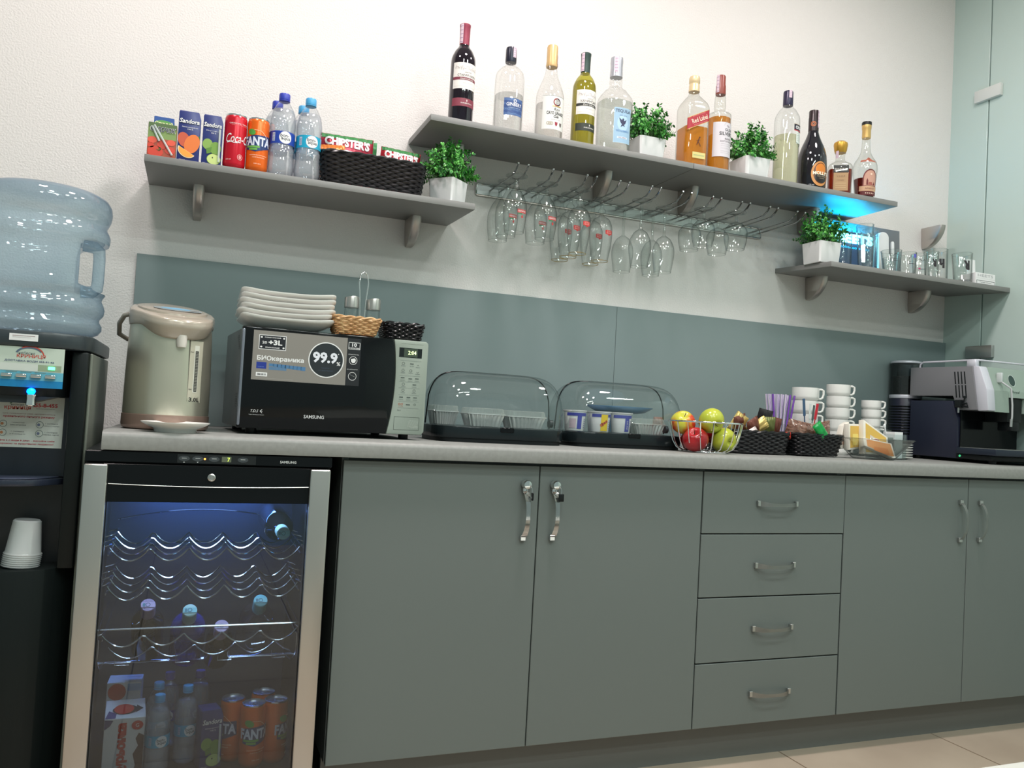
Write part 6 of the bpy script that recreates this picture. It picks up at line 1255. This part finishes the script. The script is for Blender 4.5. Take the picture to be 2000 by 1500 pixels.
for x0, x1, y0, y1, z0, z1 in ((-0.055, 0.055, -0.035, -0.032, 0, 0.085), (-0.055, 0.055, 0.032, 0.035, 0, 0.100), (0.052, 0.055, -0.032, 0.032, 0, 0.085), (-0.055, -0.052, -0.032, 0.032, 0, 0.085), (-0.052, 0.052, -0.032, 0.032, 0, 0.003)): b.box(x0, x1, y0, y1, z0, z1, ac)
b.done('clear_box', t, smooth=0)
tag_ = thing('napkin_stack', 'stack of white paper napkins in the clear acrylic holder', 'napkins', (2.722, -0.372, ZT + 0.0035)); b = B(); b.box(-0.018, 0.018, -0.026, 0.026, 0, 0.090, PLASTW, 0.001, 1); b.done('paper', tag_)
tag_ = thing('sachet_stack', 'pile of grey sugar sachets in the clear acrylic holder', 'sachets', (2.668, -0.372, ZT + 0.0035)); b = B()
for k in range(9): b.box(-0.030 + 0.001 * (k % 3), 0.030 - 0.001 * (k % 2), -0.026, 0.024, 0.008 * k, 0.008 * k + 0.0072, K(128 + 6 * (k % 3), 134 + 5 * (k % 3), 138, 0.4), 0.0015, 1)
b.done('sachets', tag_)
o = thing('teaspoon', 'white plastic teaspoon sticking up out of the acrylic holder', 'spoon', (2.708, -0.356, ZT + 0.078), 0, None, 0.1, -0.35); b = B(); b.tube([(0, 0, 0), (0, 0, 0.030)], 0.003, PLASTW, 8); b.ball((0, 0, 0.036), (0.006, 0.003, 0.009), PLASTW, 2); b.done('spoon_body', o, smooth=60)

# coffee machine
t = thing('coffee_machine', 'silver and dark blue bean-to-cup coffee machine at the right end of the worktop', 'coffee machine', (0, 0, 0))
NV = M('machine_navy', rgb(30, 34, 52), 0.4); GS = M('machine_grey', rgb(122, 122, 126), 0.45); GF = M('machine_front', rgb(146, 162, 152), 0.38); SILV = M('machine_silver', rgb(206, 206, 216), 0.35, 0.15)
KX0, KX1 = 3.047, 3.352
b = B(); b.prism([(-0.137, ZT + 0.012), (-0.137, 1.1), (-0.325, 1.1), (-0.348, ZT + 0.155), (-0.352, ZT + 0.012)], KX0, KX1, NV, 'x', bev=0.003)
for x in (KX0 + 0.03, KX1 - 0.03):
    for y in (-0.16, -0.47): b.lathe([(0.012, ZT), (0.013, ZT + 0.014)], BLACKP, 14, x, y)
b.box(KX0, KX1, -0.490, -0.345, ZT + 0.012, ZT + 0.030, BLACKP, 0.003); b.done('lower_body', t)
b = B(); b.prism([(-0.135, 1.120), (-0.135, 1.226), (-0.400, 1.223), (-0.405, 1.223), (-0.430, ZT + 0.188), (-0.352, ZT + 0.186), (-0.328, ZT + 0.238), (-0.135, ZT + 0.238)], KX0 - 0.002, KX1 + 0.002, GS, 'x', bev=0.002); b.done('side_housing', t)
b = B(); b.prism([(-0.403, 1.226), (-0.430, 1.222), (-0.462, 1.14), (-0.470, ZT + 0.186), (-0.428, ZT + 0.184)], KX0 + 0.002, KX0 + 0.040, SILV, 'x', bev=0.004); b.done('silver_edge', t)
b = B(); xs0 = KX0 + 0.041
for (x0, x1, z0) in ((xs0, xs0 + 0.075, ZT + 0.184), (xs0 + 0.075, xs0 + 0.155, ZT + 0.238), (xs0 + 0.155, KX1 + 0.002, ZT + 0.184)):
    b.prism([(-0.403, 1.226), (-0.428, 1.222), (-0.455, 1.14), (-0.455 - 0.006 * (1 - (z0 - ZT - 0.184) / 0.1), z0), (-0.425, z0)], x0, x1, GF, 'x')
b.done('front_panel', t, smooth=0)
b = B(); b.box(xs0 + 0.078, xs0 + 0.152, -0.452, -0.36, ZT + 0.150, ZT + 0.240, BLACKP, 0.006); b.box(xs0 + 0.095, xs0 + 0.135, -0.455, -0.40, ZT + 0.120, ZT + 0.152, BLACKP, 0.003); b.done('coffee_spout', t)
b = B(); b.box(KX0 + 0.01, KX1 - 0.01, -0.356, -0.353, ZT + 0.035, ZT + 0.185, BLACKG); b.done('back_wall', t)
b = B(); b.box(KX0 - 0.010, KX1 + 0.004, -0.515, -0.354, ZT + 0.030, ZT + 0.052, M('tray_navy', rgb(28, 36, 50), 0.3), 0.004); b.box(KX0 + 0.004, KX1 - 0.01, -0.500, -0.36, ZT + 0.0521, ZT + 0.054, SATIN); b.done('drip_tray', t)
# vents, side slots
a = Art()
for j in range(2):
    for k in range(4): a.poly([(0.330 + 0.0135 * k + 0.006 * j, 1.205 - 0.049 * j), (0.335 + 0.0135 * k + 0.006 * j, 1.205 - 0.049 * j), (0.3405 + 0.0135 * k + 0.006 * j, 1.160 - 0.049 * j), (0.3355 + 0.0135 * k + 0.006 * j, 1.160 - 0.049 * j)], BLACKP, 1)
a.part('vent_slots', t, lambda u, v, e: (KX0 - 0.002 - e, -u, v))
fy = lambda z: -0.4285 - 0.0265 * (1.222 - z) / 0.082 if z > 1.14 else -0.455 - 0.006 * (1.14 - z) / 0.075
a = Art(); a.ell(xs0 + 0.105, 1.180, 0.016, 0.020, K(40, 62, 58, 0.25), 1, n=28).ring(xs0 + 0.105, 1.180, 0.0175, 0.002, K(200, 210, 206, 0.3), 2, n=28, ry=0.0215)
a.text('Royal', xs0 + 0.112, 1.138, 0.042, K(50, 70, 64), 1, h=0.012, shear=0.35).rect(xs0 + 0.185, KX1 - 0.01, 1.188, 1.203, K(130, 150, 90, 0.3), 1).rect(xs0 + 0.185, KX1 - 0.01, 1.190, 1.201, K(150, 172, 96, 0.3), 2)
a.ell(xs0 + 0.198, 1.155, 0.005, 0.014, K(34, 44, 44), 1).ell(xs0 + 0.216, 1.148, 0.005, 0.010, K(34, 44, 44), 1).text('0,0', xs0 + 0.235, 1.148, 0.02, K(34, 44, 44), 1, h=0.012).rect(xs0 + 0.19, xs0 + 0.24, 1.129, 1.130, K(60, 74, 70), 1)
a.part('front_marks', t, lambda u, v, e: (u, fy(v) - e - 0.0004, v))
b = B(); x = xs0 + 0.036; b.box(x - 0.006, x + 0.004, -0.462, -0.440, 1.168, 1.204, K(190, 196, 196, 0.3), 0.003); b.tube([(x + 0.001, -0.460, 1.170), (x + 0.004, -0.476, 1.158), (x + 0.014, -0.485, 1.148), (x + 0.016, -0.490, 1.09), (x + 0.014, -0.492, 1.05), (x + 0.010, -0.492, 1.022)], 0.0032, K(176, 178, 180, 0.3), 8); b.tube([(x + 0.010, -0.492, 1.040), (x + 0.009, -0.492, 1.014)], 0.0048, SATIN, 10); b.done('steam_wand', t, smooth=60)
b = B(); b.box(KX0 - 0.020, KX0 - 0.002, -0.375, -0.350, ZT + 0.194, ZT + 0.222, BLACKP, 0.003); b.tube([(KX0 - 0.010, -0.370, ZT + 0.205), (KX0 - 0.012, -0.395, ZT + 0.210), (KX0 - 0.012, -0.400, ZT + 0.196), (KX0 - 0.01, -0.375, ZT + 0.200)], 0.0035, BLACKP, 8); b.ball((KX0 - 0.010, -0.385, ZT + 0.232), 0.006, BLACKP, 1); b.tube([(KX0 - 0.010, -0.385, ZT + 0.232), (KX0 - 0.010, -0.38, ZT + 0.210)], 0.0025, BLACKP, 6); b.tube([(KX0 - 0.012, -0.362, ZT + 0.196), (KX0 - 0.012, -0.362, ZT + 0.176)], 0.0035, SATIN, 8); b.done('hot_water_tap', t)
b = B(); b.ball((KX0 - 0.0012, -0.365, ZT + 0.022), (0.002, 0.005, 0.005), M('green_led', (0.05, 0.5, 0.2), 0.4, emit=0.8), 1); b.done('green_led', t)
# top rail
b = B(); b.tube([(KX0 + 0.012, -0.165, 1.218), (KX0 + 0.012, -0.167, 1.238), (KX0 + 0.012, -0.180, 1.246), (KX0 + 0.012, -0.390, 1.246), (KX0 + 0.012, -0.405, 1.246), (KX0 + 0.028, -0.412, 1.246), (KX1 - 0.035, -0.412, 1.246), (KX1 - 0.012, -0.405, 1.243), (KX1 - 0.006, -0.400, 1.224)], 0.0035, SILV, 8); b.box(KX0 + 0.004, KX0 + 0.022, -0.412, -0.375, 1.221, 1.248, SILV, 0.002, 1); b.done('cup_rail', t, smooth=60)
# bean hopper and rear column
def col(z0, z1, m, r=0.068, bb=None): bb.lathe([(r - 0.001, z0), (r, z0 + 0.002), (r, z1 - 0.002), (r - 0.001, z1)], m, 40, HX, HY, close=True)
t = thing('coffee_grinder', 'dark column coffee grinder with clear bean hopper behind the coffee machine', 'grinder', (0, 0, 0)); HX, HY = 3.092, -0.070
b = B(); col(ZT, ZT + 0.228, NV, 0.057, b); b.done('motor_column', t, smooth=40)
b = B()
for k in range(11): b.lathe([(0.0575, ZT + 0.088 + 0.0105 * k), (0.0582, ZT + 0.0895 + 0.0105 * k), (0.0582, ZT + 0.0925 + 0.0105 * k), (0.0575, ZT + 0.094 + 0.0105 * k)], BLACKG, 40, HX, HY, close=False)
b.done('vent_rings', t, smooth=0)
b = B(); col(ZT + 0.2285, ZT + 0.242, SILV, 0.0595, b); b.done('silver_ring', t, smooth=40)
b = B(); b.lathe([(0.057, ZT + 0.2425), (0.057, ZT + 0.366)], glass('smoked_hopper', (0.40, 0.43, 0.46), (0.12, 0.13, 0.15), 2), 40, HX, HY, close=False); b.done('bean_hopper', t, smooth=60)
b = B(); b.lathe([(0.050, ZT + 0.2425), (0.052, ZT + 0.315), (0.001, ZT + 0.320)], M('coffee_beans', (0.03, 0.018, 0.012), 0.5), 32, HX, HY); o = b.done('coffee_beans', t, smooth=40); bumpy(_mats['coffee_beans'], 160, 1.0, 0.004)
b = B(); b.lathe([(0.0585, ZT + 0.3665), (0.0595, ZT + 0.369), (0.0575, ZT + 0.374), (0.035, ZT + 0.379), (0.001, ZT + 0.380)], SILV, 40, HX, HY); b.done('lid', t, smooth=50)

# ================================================================ INSIDE THE FRIDGE
FZ = 0.1063
def in_fridge_can(label, x, y, rz): r = dup(fanta, (x, y, FZ), rz, label); r['group'] = 'orange soda cans in the fridge'
fanta_l = [('orange soda can in the fridge, leftmost of the four', 0.606, -0.455, -0.9), ('orange soda can in the fridge with its lettering to the front', 0.650, -0.500, 0.3), ('orange soda can in the fridge, rearmost of the four', 0.678, -0.425, 0.8), ('orange soda can in the fridge, rightmost of the four', 0.702, -0.485, 1.3)]
for l, x, y, r in fanta_l: in_fridge_can(l, x, y, r)
for l, x, y in (('light-blue-capped water bottle in the fridge, front left', 0.443, -0.500), ('light-blue-capped water bottle in the fridge behind the front left one', 0.439, -0.412), ('light-blue-capped water bottle in the fridge beside the juice carton', 0.503, -0.447)): dup(wb, (x, y, FZ), 0.2, l, scale=0.775)
dk = [o for o in C.objects if o.get('label', '').startswith('clear water bottle with dark blue cap and label')][0]
for l, x, y in (('violet-capped water bottle at the back left of the fridge', 0.462, -0.340), ('violet-capped water bottle at the back middle of the fridge', 0.532, -0.340)): dup(dk, (x, y, FZ), -0.2, l, scale=0.775)
sa = [o for o in C.objects if 'green apples' in o.get('label', '')][0]
dup(sa, (0.560, -0.500, FZ), 0.25, 'purple-blue juice carton standing among bottles and cans in the fridge')
t = thing('milk_carton', 'white milk dessert carton with red lettering at the left of the fridge', 'milk carton', (0.374, -0.505, FZ), 0.05)
b = B(); b.box(-0.042, 0.042, 0, 0.125, 0, 0.131, K(216, 214, 212, 0.45), 0.001, 1); b.done('box', t)
a = Art(); rdc = K(196, 50, 40, 0.45)
a.text('бурьонка', -0.004, 0.062, 0.118, rdc, 2, h=0.027, rot=PI / 2, bold=0.06)
a.poly([(0.022, 0.004), (0.041, 0.004), (0.041, 0.090), (0.030, 0.096), (0.024, 0.084), (0.030, 0.068), (0.020, 0.050), (0.026, 0.026)], K(80, 50, 44), 1).poly([(-0.041, 0.108), (-0.030, 0.116), (-0.024, 0.128), (-0.041, 0.1305)], K(60, 56, 110), 1).ell(0.026, 0.114, 0.012, 0.010, rdc, 3).text('G', 0.026, 0.114, 0.007, PLASTW, 4, h=0.008)
a.part('front_print', t, flat(0), None, 0.0004)
a = Art(); a.poly([(-0.041, 0.001), (-0.020, 0.001), (-0.018, 0.030), (-0.034, 0.050)], K(60, 56, 110), 1).ell(0.000, 0.052, 0.027, 0.030, K(30, 26, 34), 2, n=24).ell(-0.003, 0.056, 0.021, 0.032, rdc, 3, n=24).poly([(0.022, 0.030), (0.038, 0.055), (0.024, 0.080)], K(30, 26, 34), 1)
a.part('top_print', t, top(0.1312), None, 0.0004)
t2 = thing('milk_carton', 'second white and red milk carton behind the front one in the fridge', 'milk carton', (0.360, -0.345, FZ), -0.05)
b = B(); b.box(-0.038, 0.038, 0, 0.060, 0, 0.160, K(216, 214, 212, 0.45), 0.001, 1); b.done('box', t2)
a = Art(); a.ell(-0.015, 0.138, 0.020, 0.020, rdc, 1).rect(0.008, 0.037, 0.140, 0.157, K(150, 180, 210), 1); a.part('front_print', t2, flat(0), None, 0.0004)
# bottles lying on or standing through the wire racks, tax stamps on their caps
DG = M('dark_bottle_glass', (0.006, 0.007, 0.010), 0.06, coat=0.3); BLG = glass('blue_bottle_glass', (0.10, 0.16, 0.55), (0.03, 0.05, 0.25), 2, haze=0.45, hazecol=rgb(40, 60, 170))
def lying(label, x, y, z, gm, capc, r=0.036, L=0.29, up=0.0, stampc=(140, 205, 215), sqv=0.0):
    t = thing('wine_bottle' if not up else 'leaning_bottle', label, 'bottle', (x, y, z), 0.0, None, PI / 2 + up, 0)
    rows = [(r * 0.8, -L), (r, -L + 0.006), (r, -L * 0.42)] + smooth_prof([(r, -L * 0.42), (r * 0.92, -L * 0.34), (r * 0.45, -L * 0.24), (0.014, -L * 0.18)], 3)[1:] + [(0.0135, -0.01)]
    b = B(); b.lathe(rows, gm, 32); b.done('glass_body', t, smooth=50)
    b = B(); b.lathe([(0.0155, -0.045), (0.016, -0.042), (0.016, -0.002), (0.0145, 0.0), (0.001, 0.0003)], K(*capc, 0.35), 24); b.done('cap', t)
    a = Art(); a.rect(-0.0145, 0.0145, -0.006, 0.006, K(*stampc, 0.5), 1).ring(0, 0, 0.005, 0.0012, K(50, 90, 110), 2, n=16).rect(-0.011, -0.006, -0.004, 0.004, K(90, 140, 160), 2); a.part('tax_stamp', t, top(0.0004), None, 0.0005)
    return t
lying('dark wine bottle lying neck out on the top wire rack of the fridge', 0.690, -0.515, 0.650, DG, (150, 190, 200))
lying('dark bottle leaning in the low wire cradle with a lilac stamp on its neck, left', 0.404, -0.490, 0.484, DG, (170, 150, 190), L=0.24, up=-0.67, stampc=(196, 176, 216))
lying('deep blue bottle leaning in the low wire cradle with a turquoise stamp', 0.494, -0.495, 0.470, BLG, (180, 220, 220), L=0.24, up=-0.67, r=0.040)
lying('small dark bottle leaning low in the wire cradle with a lilac stamp, in the middle', 0.566, -0.490, 0.430, DG, (190, 170, 205), L=0.19, up=-0.67, r=0.030, stampc=(206, 190, 220))
lying('clear bottle leaning in the low wire cradle with a round turquoise cap, right', 0.650, -0.495, 0.488, CLEARB, (120, 200, 216), L=0.24, up=-0.67, r=0.040)

# ================================================================ LOW WHITE TABLE IN THE FOREGROUND
t = thing('low_table', 'corner of a low white table in the bottom right foreground', 'table', (0, 0, 0))
b = B(); b.box(1.25, 2.45, -2.25, -1.603, 0.425, 0.450, M('white_table_top', rgb(206, 204, 197), 0.4), 0.003); b.done('table_top', t)
for x in (1.30, 2.40):
    for y in (-2.20, -1.66): b = B(); b.box(x - 0.02, x + 0.02, y - 0.02, y + 0.02, 0, 0.4245, SATIN, 0.002, 1); b.done('leg', t)
